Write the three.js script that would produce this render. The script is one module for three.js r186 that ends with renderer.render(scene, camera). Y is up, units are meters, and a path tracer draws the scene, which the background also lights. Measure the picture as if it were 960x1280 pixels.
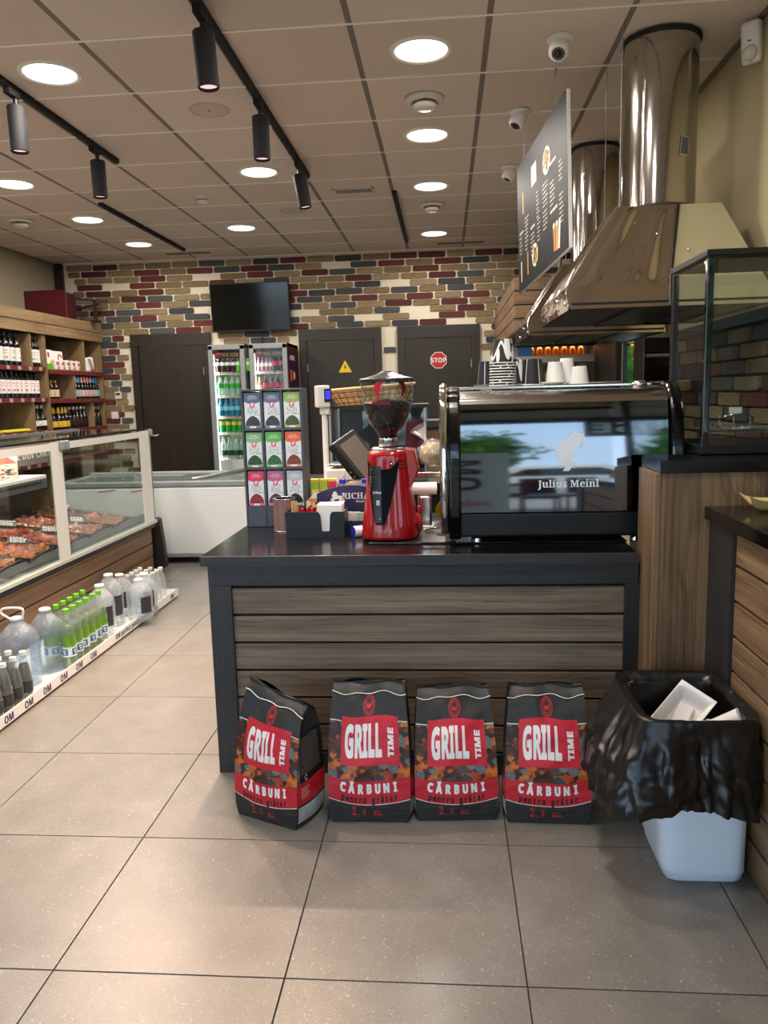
import * as THREE from 'three';
import { RoundedBoxGeometry } from 'three/addons/geometries/RoundedBoxGeometry.js';
import { mergeGeometries } from 'three/addons/utils/BufferGeometryUtils.js';
import { FontLoader } from 'three/addons/loaders/FontLoader.js';
import { TextGeometry } from 'three/addons/geometries/TextGeometry.js';
import { RectAreaLightUniformsLib } from 'three/addons/lights/RectAreaLightUniformsLib.js';

// ---------------------------------------------------------------- camera, sky, sun, exposure
const scene = new THREE.Scene();
const renderer = new THREE.WebGLRenderer({ antialias: true });
renderer.toneMapping = THREE.LinearToneMapping;
renderer.toneMappingExposure = 1.2;
renderer.shadowMap.enabled = true;
RectAreaLightUniformsLib.init();
const camera = new THREE.PerspectiveCamera(2 * Math.atan(640 / 968) * 180 / Math.PI, 960 / 1280, 0.05, 200);
camera.rotation.order = 'YXZ';
camera.rotation.set(-0.15126519, 0.08195006, -0.02622444);
camera.position.set(1.01987, 1.43557, 2.30867);
const SUN = new THREE.Vector3(-0.5, 0.75, -0.42).normalize();
{ // clear pale sky, brighter towards the horizon
  const W = 256, Hh = 128, d = new Float32Array(W * Hh * 4);
  for (let y = 0; y < Hh; y++) { const e = Math.max(0, ((y + 0.5) / Hh - 0.5) * 2), t = Math.pow(e, 0.55); for (let x = 0; x < W; x++) d.set([0.78 - 0.44 * t, 0.95 - 0.35 * t, 1.15 - 0.1 * t, 1], (y * W + x) * 4); }
  const t = new THREE.DataTexture(d, W, Hh, THREE.RGBAFormat, THREE.FloatType); t.mapping = THREE.EquirectangularReflectionMapping; t.magFilter = THREE.LinearFilter; t.needsUpdate = true;
  scene.background = t; scene.environment = t; scene.backgroundIntensity = scene.environmentIntensity = 3.4;
}
const sun = new THREE.DirectionalLight(0xfff1dc, 12);
sun.name = 'sunlight'; sun.position.copy(SUN).multiplyScalar(30); sun.castShadow = true;
Object.assign(sun.shadow.camera, { left: -20, right: 20, top: 20, bottom: -20, far: 80 });
scene.add(sun);
const LAMP = 130, SPOT = 10, CASE_LAMP = 30, FRIDGE_LAMP = 26;

// ---------------------------------------------------------------- helpers
function rng(seed) { let a = seed >>> 0; return () => { a = (a + 0x6D2B79F5) | 0; let t = Math.imul(a ^ (a >>> 15), 1 | a); t = (t + Math.imul(t ^ (t >>> 7), 61 | t)) ^ t; return ((t ^ (t >>> 14)) >>> 0) / 4294967296; }; }
const R = rng(7);
const rr = (a, b) => a + (b - a) * R();
const hash = (x, y, s) => { let h = Math.imul(x, 374761393) + Math.imul(y, 668265263) + Math.imul(s, 2147483647 ^ 0x5bd1e995); h = Math.imul(h ^ (h >>> 13), 1274126177); return ((h ^ (h >>> 16)) >>> 0) / 4294967296; };
function vnoise(x, y, s, px = 0, py = 0) {   // value noise, period px, py
  const ix = Math.floor(x), iy = Math.floor(y), fx = x - ix, fy = y - iy, u = fx * fx * (3 - 2 * fx), v = fy * fy * (3 - 2 * fy);
  const m = (a, p) => (p ? ((a % p) + p) % p : a);
  const a = hash(m(ix, px), m(iy, py), s), b = hash(m(ix + 1, px), m(iy, py), s), c = hash(m(ix, px), m(iy + 1, py), s), d = hash(m(ix + 1, px), m(iy + 1, py), s);
  return a + (b - a) * u + (c - a) * v + (a - b - c + d) * u * v;
}
const fbm = (x, y, s, o = 4, px = 0, py = 0) => { let t = 0, a = 0.5, f = 1; for (let i = 0; i < o; i++) { t += a * vnoise(x * f, y * f, s + i, px * f, py * f); a *= 0.5; f *= 2; } return t; };
function dataTex(w, h, fn, srgb = true) {
  const d = new Uint8Array(w * h * 4);
  for (let y = 0; y < h; y++) for (let x = 0; x < w; x++) { const c = fn(x / w, y / h, x, y); const o = (y * w + x) * 4; d[o] = c[0]; d[o + 1] = c[1]; d[o + 2] = c[2]; d[o + 3] = 255; }
  const t = new THREE.DataTexture(d, w, h); t.wrapS = t.wrapT = THREE.RepeatWrapping; t.magFilter = THREE.LinearFilter; t.minFilter = THREE.LinearFilter;
  if (srgb) t.colorSpace = THREE.SRGBColorSpace; t.needsUpdate = true; return t;
}
const cl = (v) => Math.max(0, Math.min(255, v));
const mix3 = (a, b, t) => [cl(a[0] + (b[0] - a[0]) * t), cl(a[1] + (b[1] - a[1]) * t), cl(a[2] + (b[2] - a[2]) * t)];
function canvasTex(w, h, draw) {
  const c = document.createElement('canvas'); c.width = w; c.height = h; draw(c.getContext('2d'), w, h);
  const t = new THREE.CanvasTexture(c); t.colorSpace = THREE.SRGBColorSpace; return t;
}
function woodTex(light, dark, seed, stretch = 1) {
  return dataTex(512, 256, (u, v) => {
    const warp = fbm(u * 2, v * 2, seed, 3, 2, 2) - 0.45, vw = v + 0.03 * warp;
    const knot = Math.abs(((v * 3 + warp * 1.6 * stretch + 8) % 1) - 0.5) * 2, ring = 0.5 + 0.5 * Math.sin(knot * knot * 24);
    const g = vnoise(u * 4, vw * 110, seed + 9, 4, 0), f = vnoise(u * 14, vw * 240, seed + 19, 14, 0), m = vnoise(u * 2, vw * 36, seed + 23, 2, 0), b = fbm(u * 2, v * 5, seed + 31, 3, 2, 5), wear = fbm(u * 8, v * 14, seed + 41, 4, 8, 14);
    let t = 0.2 * ring * (1 - knot) * 1.6 + 0.34 * g + 0.2 * f + 0.28 * m + 0.5 * (b - 0.45) + 0.35 * (wear - 0.45) - 0.06;
    if (f > 0.84 && g > 0.5) t += 0.25;
    return mix3(light, dark, Math.max(0, Math.min(1, t)));
  });
}
const std = (color, roughness = 0.6, metalness = 0, more = {}) => new THREE.MeshStandardMaterial({ color, roughness, metalness, ...more });
const phy = (color, roughness = 0.4, more = {}) => new THREE.MeshPhysicalMaterial({ color, roughness, ...more });
const box = (w, h, d, r = 0, s = 2) => (r > 0 ? new RoundedBoxGeometry(w, h, d, s, Math.min(r, w * 0.49, h * 0.49, d * 0.49)) : new THREE.BoxGeometry(w, h, d));
const lathe = (pts, seg = 24) => new THREE.LatheGeometry(pts.map((p) => new THREE.Vector2(Math.max(p[0], 0.00001), p[1])), seg);
const cyl = (r1, r2, h, seg = 20) => new THREE.CylinderGeometry(r1, r2, h, seg);
const tube = (pts, r, n = 24, rs = 8, closed = false) => new THREE.TubeGeometry(new THREE.CatmullRomCurve3(pts.map((p) => new THREE.Vector3(...p)), closed), n, r, rs, closed);
const at = (g, x = 0, y = 0, z = 0, rx = 0, ry = 0, rz = 0) => { const m = new THREE.Matrix4().makeRotationFromEuler(new THREE.Euler(rx, ry, rz)); m.setPosition(x, y, z); return g.applyMatrix4(m); };
const merge = (list) => mergeGeometries(list.map((g) => { const n = g.index ? g.toNonIndexed() : g; for (const k of Object.keys(n.attributes)) if (!['position', 'normal', 'uv'].includes(k)) n.deleteAttribute(k); if (!n.attributes.uv) n.setAttribute('uv', new THREE.BufferAttribute(new Float32Array(n.attributes.position.count * 2), 2)); return n; }));
// box whose uv runs in metres, u along the grain axis (0 x, 1 y, 2 z)
function grain(w, h, d, ax, r = 0, su = 1.3, sv = 0.45) {
  let g = box(w, h, d, r); if (g.index) g = g.toNonIndexed();
  const p = g.attributes.position, n = g.attributes.normal, uv = g.attributes.uv, ou = R() * 5, ov = R() * 5;
  for (let i = 0; i < p.count; i++) {
    const P = [p.getX(i), p.getY(i), p.getZ(i)], N = [Math.abs(n.getX(i)), Math.abs(n.getY(i)), Math.abs(n.getZ(i))];
    const k = N.indexOf(Math.max(...N)); const others = [0, 1, 2].filter((a) => a !== k);
    const a = others.includes(ax) ? ax : others[0], b = others.find((q) => q !== a);
    uv.setXY(i, P[a] / su + ou, P[b] / sv + ov);
  }
  return g;
}
function sheet(nu, nv, fn, uvfn) {   // parametric grid
  const pos = [], uv = [], idx = [];
  for (let j = 0; j <= nv; j++) for (let i = 0; i <= nu; i++) { const u = i / nu, v = j / nv; pos.push(...fn(u, v)); uv.push(...(uvfn ? uvfn(u, v) : [u, v])); }
  for (let j = 0; j < nv; j++) for (let i = 0; i < nu; i++) { const a = j * (nu + 1) + i, b = a + 1, c = a + nu + 1, d = c + 1; idx.push(a, b, d, a, d, c); }
  const g = new THREE.BufferGeometry(); g.setAttribute('position', new THREE.Float32BufferAttribute(pos, 3)); g.setAttribute('uv', new THREE.Float32BufferAttribute(uv, 2)); g.setIndex(idx); g.computeVertexNormals(); return g;
}
const extr = (shape, depth, bevel = 0, seg = 12) => new THREE.ExtrudeGeometry(shape, { depth, bevelEnabled: bevel > 0, bevelThickness: bevel, bevelSize: bevel, bevelSegments: 2, curveSegments: seg });
const poly = (pts) => new THREE.Shape(pts.map((p) => new THREE.Vector2(p[0], p[1])));
const used = new Map(), counts = new WeakMap();
function numbered(name) { const n = used.get(name) ?? 0; used.set(name, n + 1); return n ? `${name}_${String(n).padStart(3, '0')}` : name; }
function tag(o, label, category, group, kind) { o.userData = { label, category }; if (group) o.userData.group = group; if (kind) o.userData.kind = kind; return o; }
function thing(name, label, category, p = [0, 0, 0], turn = 0, group) { const o = new THREE.Group(); o.name = numbered(name); scene.add(o); o.position.set(...p); o.rotation.y = turn; return tag(o, label, category, group); }
function part(o, name, g, m, x = 0, y = 0, z = 0, rx = 0, ry = 0, rz = 0) {
  const k = new THREE.Mesh(g, m); k.castShadow = k.receiveShadow = true; k.position.set(x, y, z); k.rotation.set(rx, ry, rz);
  if (!counts.has(o)) counts.set(o, {}); const c = counts.get(o), n = c[name] ?? 0; c[name] = n + 1; k.name = n ? `${name}_${String(n).padStart(3, '0')}` : name; o.add(k); return k;
}
function solo(name, label, category, g, m, p = [0, 0, 0], group, kind) { const k = new THREE.Mesh(g, m); k.castShadow = k.receiveShadow = true; k.name = numbered(name); k.position.set(...p); scene.add(k); return tag(k, label, category, group, kind); }
function struct(name, p = [0, 0, 0]) { const o = new THREE.Group(); o.name = numbered(name); o.position.set(...p); o.userData = { kind: 'structure' }; scene.add(o); return o; }
function dup(root, p, label, turn = 0, group) { const r = root.clone(); r.name = numbered(root.name.replace(/_\d{3}$/, '')); scene.add(r); r.position.set(...p); r.rotation.y = turn; r.userData = { ...root.userData, label }; if (group) r.userData.group = group; return r; }
const ORD = ['first', 'second', 'third', 'fourth', 'fifth', 'sixth', 'seventh', 'eighth', 'ninth', 'tenth', 'eleventh', 'twelfth'];
function rectLamp(o, w, h, power, color, x, y, z, rx, ry = 0) { const l = new THREE.RectAreaLight(color, power, w, h); l.name = 'lamp_light'; l.position.set(x, y, z); l.rotation.set(rx, ry, 0); o.add(l); return l; }

// ---------------------------------------------------------------- materials
const tSlat = woodTex([156, 137, 114], [80, 67, 54], 3), tPanel = woodTex([158, 127, 92], [78, 58, 40], 21, 1.6), tCase = woodTex([138, 104, 72], [76, 54, 36], 41), tShelf = woodTex([154, 129, 92], [100, 78, 50], 61, 0.8), tDark = woodTex([56, 55, 56], [32, 31, 33], 81, 0.3), tDoor = woodTex([45, 36, 23], [25, 19, 11], 91, 0.2);
const bump = dataTex(256, 256, (u, v) => { const n = 255 * fbm(u * 8, v * 8, 5, 5, 8, 8); return [n, n, n]; }, false);
const tRough = dataTex(256, 256, (u, v) => { const n = 70 + 60 * fbm(u * 6, v * 6, 15, 4, 6, 6); return [n, n, n]; }, false);
const tFloor = (seed) => dataTex(512, 512, (u, v, x, y) => {
  const b = fbm(u * 6, v * 6, seed, 4, 6, 6), s = hash(x, y, seed), f = vnoise(u * 170, v * 170, seed + 3, 170, 170), g = vnoise(u * 90, v * 90, seed + 5, 90, 90);
  let k = 118 + 22 * (b - 0.45) + 14 * (s - 0.5); if (f > 0.9) k += 34; if (g > 0.94) k += 40; if (f < 0.08) k -= 20;
  return [cl(k + 2), cl(k - 1), cl(k - 7)];
});
const M = {
  slat: std(0xffffff, 0.55, 0, { map: tSlat, bumpMap: tSlat, bumpScale: 0.0006 }),
  panel: std(0xffffff, 0.5, 0, { map: tPanel, bumpMap: tPanel, bumpScale: 0.0004 }),
  caseWood: std(0xffffff, 0.45, 0, { map: tCase }),
  shelfWood: std(0xffffff, 0.6, 0, { map: tShelf }),
  darkWood: std(0xffffff, 0.42, 0, { map: tDark, bumpMap: tDark, bumpScale: 0.0003 }),
  topWood: std(0x8a8890, 0.16, 0, { map: tDark }),
  door: std(0xffffff, 0.5, 0, { map: tDoor }),
  black: std(0x0a0a0b, 0.42), matte: std(0x101011, 0.7), gloss: phy(0x060607, 0.12, { clearcoat: 0.6 }), rubber: std(0x151516, 0.8),
  white: std(0xe6e4de, 0.45), plastic: std(0xdcd9d0, 0.35), cream: std(0xd8d0bd, 0.5), grey: std(0x8d9291, 0.4), midgrey: std(0x5a5d60, 0.5), navy: std(0x141a4a, 0.45),
  alu: std(0xb9bcbc, 0.3, 0.9), steel: std(0xc9c6c0, 0.17, 1), mirror: std(0xc4c6ca, 0.045, 1), chrome: std(0xd8d8d8, 0.06, 1),
  red: phy(0x96030b, 0.35, { specularIntensity: 0.3, clearcoat: 0.9, clearcoatRoughness: 0.03 }), redPlain: std(0xb0101c, 0.45), maroon: std(0x3a0a12, 0.5),
  glass: phy(0xf2f6f4, 0.02, { transmission: 1, thickness: 0, ior: 1.45 }), glassEdge: phy(0x9fb8b0, 0.1, { transmission: 0.5 }),
  clear: phy(0xeef3f4, 0.12, { transmission: 0.92, thickness: 0, ior: 1.4 }), milky: phy(0xf4f7f8, 0.3, { transmission: 0.86, thickness: 0, ior: 1.4 }), bluish: phy(0xe2ecf6, 0.22, { transmission: 0.9, thickness: 0, ior: 1.4 }), greenish: phy(0xc6e2a0, 0.2, { transmission: 0.85, thickness: 0, ior: 1.4 }),
  darkGlass: phy(0x0a0d0b, 0.1, { clearcoat: 0.4 }), brownGlass: phy(0x1d0e07, 0.1, { clearcoat: 0.4 }),
  green: std(0x4fae1f, 0.4), limeCap: std(0x6cc427, 0.4), yellow: std(0xe2c21c, 0.5), pink: std(0xe59a9c, 0.35, 0.4), teal: std(0x8fc0c4, 0.3, 0.5), blueFoil: std(0x1f86bd, 0.3, 0.5), gold: std(0xc9a348, 0.35, 0.6), silver: std(0xbfc4c8, 0.3, 0.6),
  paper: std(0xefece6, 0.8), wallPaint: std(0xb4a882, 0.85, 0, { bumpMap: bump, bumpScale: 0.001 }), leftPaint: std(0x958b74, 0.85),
  mortar: std(0xdcd3bd, 0.9, 0, { bumpMap: bump, bumpScale: 0.004 }), ceilTile: std(0xd5cabd, 0.85, 0, { bumpMap: bump, bumpScale: 0.0008 }), teeLight: std(0xf6f2ea, 0.5), teeDark: std(0x7a7168, 0.6),
};
const floorMats = [11, 12, 13].map((s, i) => std([0xffffff, 0xf6f5f2, 0xfaf8f6][i], 0.34, 0, { map: tFloor(s) }));
const font = await new FontLoader().loadAsync('fonts/droid/droid_sans_bold.typeface.json');
const serif = await new FontLoader().loadAsync('fonts/droid/droid_serif_bold.typeface.json');
function text(str, size, depth, f = font) { const g = new TextGeometry(str, { font: f, size, depth, curveSegments: 3, bevelEnabled: false }); g.computeBoundingBox(); const b = g.boundingBox; g.translate(-(b.min.x + b.max.x) / 2, -(b.min.y + b.max.y) / 2, 0); return g; }

const head0 = [[-0.063, 0.008], [-0.06, 0.02], [-0.062, 0.03], [-0.058, 0.036], [-0.016, 0.068], [-0.014, 0.071], [-0.006, 0.069], [0.004, 0.066], [0.008, 0.069], [0.014, 0.066], [0.016, 0.05], [0.013, 0.027], [0.005, 0.027], [0.008, 0.052], [0.004, 0.047], [-0.008, 0.029], [-0.013, 0.012], [-0.01, 0.006], [-0.017, 0.001], [-0.016, -0.006], [-0.005, -0.012], [-0.014, -0.018], [-0.026, -0.034], [-0.042, -0.034], [-0.037, -0.026], [-0.036, -0.014], [-0.042, -0.013], [-0.047, -0.008], [-0.053, -0.004], [-0.056, 0.001], [-0.055, 0.004]].map(([x, y]) => [x + 0.024, y]);
// ================================================================ THE ROOM
const XL = -3.45, XR = 2.42, ZB = -6.63, ZF = 3.1, H = 3.01;
{ // floor: a grout bed and single tiles
  const f = struct('floor');
  part(f, 'grout_bed', box(XR - XL + 0.4, 0.2, ZF - ZB + 0.4), std(0x2b2829, 0.9), (XL + XR) / 2, -0.104, (ZF + ZB) / 2);
  const geos = [0, 1, 2, 3].map((k) => { const g = box(0.5965, 0.02, 0.5965, 0.0012, 1); const uv = g.attributes.uv, p = g.attributes.position; for (let i = 0; i < p.count; i++) { const a = p.getX(i) / 0.6 + 0.5, b = p.getZ(i) / 0.6 + 0.5; uv.setXY(i, k === 0 ? a : k === 1 ? 1 - a : k === 2 ? b : 1 - b, k < 2 ? b : a); } return g; });
  for (let i = -6; i <= 4; i++) for (let j = -12; j <= 5; j++) { const x = 0.3 + 0.6 * i, z = 0.3 + 0.6 * j; if (x < XL - 0.29 || x > XR + 0.29 || z > ZF + 0.29 || z < ZB - 0.29) continue; part(f, 'tile', geos[Math.floor(R() * 4)], floorMats[Math.floor(R() * 3)], x, -0.01, z); }
}
{ // suspended ceiling
  const c = struct('ceiling');
  part(c, 'slab', box(XR - XL + 0.6, 0.2, ZF - ZB + 0.6), M.cream, (XL + XR) / 2, H + 0.16, (ZF + ZB) / 2);
  const g = box(0.575, 0.03, 0.578, 0.003, 1), mats = [0xd2c4b8, 0xcec0b4, 0xd6c9be].map((k) => std(k, 0.85, 0, { bumpMap: bump, bumpScale: 0.0008 }));
  for (let i = -7; i <= 2; i++) for (let j = -9; j <= 6; j++) { const x = 0.63 + 0.6 * i + 0.3, z = -1.27 + 0.6 * j + 0.3; if (z < ZB - 0.2 || x > XR) continue; part(c, 'ceiling_tile', g, mats[Math.floor(R() * 3)], x, H + 0.013, z); }
  for (let i = -6; i <= 2; i++) part(c, 'runner', box(0.026, 0.02, ZF - ZB), M.teeDark, 0.63 + 0.6 * i, H + 0.008, (ZF + ZB) / 2);
  for (let j = -8; j <= 6; j++) part(c, 'cross_tee', box(XR - XL, 0.02, 0.015), M.teeLight, (XL + XR) / 2, H + 0.0055, -1.27 + 0.6 * j);
  part(c, 'wall_angle', box(0.03, 0.012, ZF - ZB), M.teeDark, XR - 0.015, H - 0.004, (ZF + ZB) / 2);
  part(c, 'wall_angle', box(0.03, 0.012, ZF - ZB), M.teeDark, XL + 0.015, H - 0.004, (ZF + ZB) / 2);
  part(c, 'wall_angle', box(XR - XL, 0.012, 0.02), M.teeLight, (XL + XR) / 2, H - 0.004, ZB + 0.03);
}
// bricks
const brickTex = dataTex(128, 64, (u, v) => { const n = fbm(u * 6, v * 5, 71, 5, 6, 5); const k = 195 + 90 * (n - 0.45); return [cl(k), cl(k), cl(k)]; });
const brickMats = { tan: [0xa8926a, 0x9f885f, 0xb19c74, 0x95805a], red: [0x70332d, 0x642d2a, 0x7a3a33], dark: [0x54575a, 0x5e6162, 0x494c4f] };
for (const k in brickMats) brickMats[k] = brickMats[k].map((c) => std(c, 0.85, 0, { map: brickTex, bumpMap: brickTex, bumpScale: 0.003 }));
function brickShape(w, h, d) { const r = 0.012, s = new THREE.Shape(), x = -w / 2, y = -h / 2; s.moveTo(x + r, y); s.lineTo(x + w - r, y); s.quadraticCurveTo(x + w, y, x + w, y + r); s.lineTo(x + w, y + h - r); s.quadraticCurveTo(x + w, y + h, x + w - r, y + h); s.lineTo(x + r, y + h); s.quadraticCurveTo(x, y + h, x, y + h - r); s.lineTo(x, y + r); s.quadraticCurveTo(x, y, x + r, y); const g = new THREE.ExtrudeGeometry(s, { depth: d, bevelEnabled: true, bevelThickness: 0.003, bevelSize: 0.003, bevelOffset: -0.003, bevelSegments: 1, curveSegments: 1 }); const p = g.attributes.position, uv = g.attributes.uv; for (let i = 0; i < p.count; i++) uv.setXY(i, p.getX(i) / w + 0.5, p.getY(i) / h + 0.5); return g; }
const brickGeo = [brickShape(0.294, 0.063, 0.014), brickShape(0.289, 0.061, 0.017), brickShape(0.297, 0.064, 0.012)], brickHalf = brickShape(0.135, 0.062, 0.014);
function brickField(o, len, y0, y1, place, skip, cap, stuffName) {
  const rows = Math.floor((y1 - y0) / 0.0728), kinds = ['tan', 'dark', 'tan', 'red'], list = [];
  let last = '';
  for (let j = 0; j < rows; j++) {
    let x = [0, -0.14, -0.07, -0.2, -0.1][j % 5];
    for (; x < len; x += 0.312) {
      let k = kinds[Math.floor(R() * 4)]; if (k === last) k = kinds[Math.floor(R() * 4)]; last = k;
      const bare = R() < 0.07, gi = Math.floor(R() * 3), mi = brickMats[k][Math.floor(R() * brickMats[k].length)], tilt = rr(-0.006, 0.006), dy = rr(-0.003, 0.003);
      const cx = x + 0.147, cy = y1 - 0.04 - j * 0.0728 + dy;
      if (bare || cx > len - 0.06) continue;
      let g = brickGeo[gi], ccx = cx; if (cx < 0.147) { g = brickHalf; ccx = Math.max(0.07, cx + 0.075); if (cx + 0.147 < 0.1) continue; }
      const s = skip(ccx, cy); if (s === true) continue; if (s === 'half') { g = brickHalf; if (skip(ccx + 0.08, cy, 1) === false) ccx += 0.08; else if (skip(ccx - 0.08, cy, 1) === false) ccx -= 0.08; else continue; }
      list.push({ g, mi, cx: ccx, cy, tilt });
    }
  }
  list.sort((a, b) => place.rank(b) - place.rank(a));
  list.slice(0, cap).forEach((b) => { const [p, ry] = place.at(b.cx, b.cy); part(o, 'brick', b.g, b.mi, ...p, 0, ry, b.tilt); });
  const rest = list.slice(cap); if (rest.length) { const m = part(o, stuffName, merge(rest.map((b) => { const [p, ry] = place.at(b.cx, b.cy); return at(b.g.clone(), ...p, 0, ry, 0); })), brickMats.tan[1]); m.userData.kind = 'stuff'; }
}
const DOORS = [[-2.6, -1.66], [-0.63, 0.31], [0.49, 1.41]];
{ const w = struct('wall_back');
  part(w, 'mortar', box(XR - XL + 0.4, H + 0.3, 0.2), M.mortar, (XL + XR) / 2, H / 2, ZB - 0.1);
  const skip = (x, y, half) => { const wx = XL + 0.14 + x, hw = half ? 0.07 : 0.15; for (const [a, b] of DOORS) { if (y < 2.2 && wx + hw > a && wx - hw < b) return half ? true : 'half'; } return wx > XR - 0.1 ? true : false; };
  brickField(w, XR - XL - 0.16, 0.02, H - 0.02, { at: (x, y) => [[XL + 0.14 + x, y, ZB], 0], rank: (b) => { const wx = XL + 0.14 + b.cx; return b.cy > 2.15 ? 10 + b.cy : (wx > 1.4 && wx < 1.75 && b.cy > 1.4 ? 9 : wx < -2.6 && wx > -3.0 ? 8 : wx > 0.3 && wx < 0.5 && b.cy > 1.4 ? 8 : b.cy); } }, skip, 300, 'brick_remainder');
  part(w, 'corner_post', box(0.09, 1.9, 0.05, 0.004), std(0x2a1712, 0.6), XL + 0.06, 2.06, ZB + 0.03);
}
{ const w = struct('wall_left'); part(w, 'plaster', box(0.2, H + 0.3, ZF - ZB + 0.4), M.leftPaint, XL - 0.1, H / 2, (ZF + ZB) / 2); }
{ // right wall: plaster above, brick slips below, and one narrow window
  const w = struct('wall_right'), wz0 = -4.03, wz1 = -3.55, wy0 = 1.2, wy1 = 1.8;
  const seg = (y0, y1, z0, z1) => part(w, 'plaster', box(0.2, y1 - y0, z1 - z0), M.wallPaint, XR + 0.1, (y0 + y1) / 2, (z0 + z1) / 2);
  seg(-0.1, H + 0.1, wz1, 1.0); seg(-0.1, 1.1, 1.0, ZF + 0.2); seg(2.6, H + 0.1, 1.0, ZF + 0.2); seg(-0.1, H + 0.1, ZB - 0.2, wz0 - 1.1); part(w, 'thin_plaster', box(0.02, H + 0.2, 1.1), M.wallPaint, XR + 0.01, H / 2, wz0 - 0.55); seg(-0.1, wy0, wz0, wz1); seg(wy1, H + 0.1, wz0, wz1);
  const z0 = -2.6, len = 3.6;
  part(w, 'brick_backing', box(0.012, 1.72, len), std(0x2c2a28, 0.9), XR - 0.006, 0.86, z0 + len / 2);
  brickField(w, len, 0.9, 1.7, { at: (x, y) => [[XR - 0.012, y, z0 + x], -Math.PI / 2], rank: (b) => b.cy }, () => false, 150, 'brick_remainder');
  part(w, 'dado_rail', box(0.03, 0.05, len), std(0x17110d, 0.5), XR - 0.015, 1.735, z0 + len / 2);
  const n = struct('window_1', [XR, 0, (wz0 + wz1) / 2]);
  part(n, 'window_frame', merge([[0, wy0 + 0.012, 0.48, 0.024], [0, wy1 - 0.012, 0.48, 0.024]].map(([, y, l, h]) => at(box(0.03, h, l), 0.01, y, 0)).concat([-0.228, 0.228].map((z) => at(box(0.03, wy1 - wy0, 0.024), 0.01, (wy0 + wy1) / 2, z)))), M.black);
  part(n, 'pane', box(0.006, wy1 - wy0 - 0.04, 0.44), M.glass, 0.01, (wy0 + wy1) / 2, 0);
}
{ const g = struct('window_5', [XR + 0.1, 0, 2.0]); part(g, 'window_frame', merge([at(box(0.06, 0.06, 2.0), 0, 2.57, 0), at(box(0.06, 0.06, 2.0), 0, 1.13, 0), at(box(0.06, 1.5, 0.05), 0, 1.85, -0.97), at(box(0.06, 1.5, 0.05), 0, 1.85, 0.97)]), M.matte); part(g, 'pane', box(0.008, 1.42, 1.9), M.glass, 0, 1.85, 0); }
{ // glazed shop front behind the camera
  const w = struct('wall_front');
  part(w, 'header', box(XR - XL + 0.4, 0.5, 0.2), M.wallPaint, (XL + XR) / 2, 2.86, ZF + 0.1);
  part(w, 'pier', box(0.3, H, 0.2), M.wallPaint, XL + 0.05, H / 2, ZF + 0.1);
  const xs = [XL + 0.2, -1.7, -0.1, 2.48];
  for (let i = 0; i < 3; i++) { const a = xs[i], b = xs[i + 1], g = struct(`window_${i + 2}`, [(a + b) / 2, 0, ZF + 0.1]);
    part(g, 'window_frame', merge([at(box(b - a, 0.06, 0.06), 0, 2.58, 0), at(box(b - a, 0.06, 0.06), 0, 0.03, 0), at(box(0.05, 2.6, 0.06), -(b - a) / 2 + 0.025, 1.3, 0), ...(i < 2 ? [at(box(0.05, 2.6, 0.06), (b - a) / 2 - 0.025, 1.3, 0)] : [])]), M.matte);
    if (i !== 1) part(g, 'pane', box(b - a - 0.1, 2.5, 0.008), M.glass, 0, 1.3, 0); }
}
DOORS.forEach(([a, b], i) => { const d = struct(`door_${i + 1}`, [(a + b) / 2, 0, ZB]), w = b - a;
  part(d, 'architrave', merge([at(grain(w, 0.13, 0.06, 0), 0, 2.115, 0.03), at(grain(0.085, 2.05, 0.05, 1), -w / 2 + 0.042, 1.025, 0.028), at(grain(0.085, 2.05, 0.05, 1), w / 2 - 0.042, 1.025, 0.028)]), M.door);
  part(d, 'door_leaf', grain(w - 0.18, 2.03, 0.04, 1), M.door, 0, 1.02, 0.02);
  part(d, 'hinge', cyl(0.008, 0.008, 0.09, 8), M.alu, (i === 1 ? -1 : 1) * (w / 2 - 0.092), 1.75, 0.05);
  const h = part(d, 'door_handle', cyl(0.022, 0.022, 0.01, 16), M.alu, (i === 1 ? 1 : -1) * (w / 2 - 0.15), 1.02, 0.048, Math.PI / 2);
  part(h, 'lever', box(0.12, 0.014, 0.018, 0.005), M.alu, (i === 1 ? -1 : 1) * 0.05, 0.035, 0);
});
{ const s = thing('warning_sign', 'yellow triangular high voltage warning sign on the middle brown door', 'sign', [-0.11, 1.745, ZB + 0.041]);
  part(s, 'plate', extr(poly([[-0.075, -0.055], [0.075, -0.055], [0, 0.078]]), 0.003, 0.001), M.yellow);
  part(s, 'symbol', extr(poly([[0.004, 0.038], [-0.014, -0.004], [-0.002, -0.002], [-0.006, -0.034], [0.014, 0.008], [0.003, 0.006]]), 0.002), M.black, 0, 0, 0.0045);
}
{ const s = thing('stop_sign', 'red octagonal STOP sign on the right brown door', 'sign', [0.95, 1.795, ZB + 0.041]), oct = (r) => poly([...Array(8)].map((_, k) => [r * Math.cos(Math.PI / 8 + k * Math.PI / 4), r * Math.sin(Math.PI / 8 + k * Math.PI / 4)]));
  part(s, 'border', extr(oct(0.098), 0.003), M.white); part(s, 'plate', extr(oct(0.09), 0.002), std(0xb8141c, 0.4), 0, 0, 0.003); part(s, 'lettering', text('STOP', 0.052, 0.002), M.white, 0, 0, 0.005);
}
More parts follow.
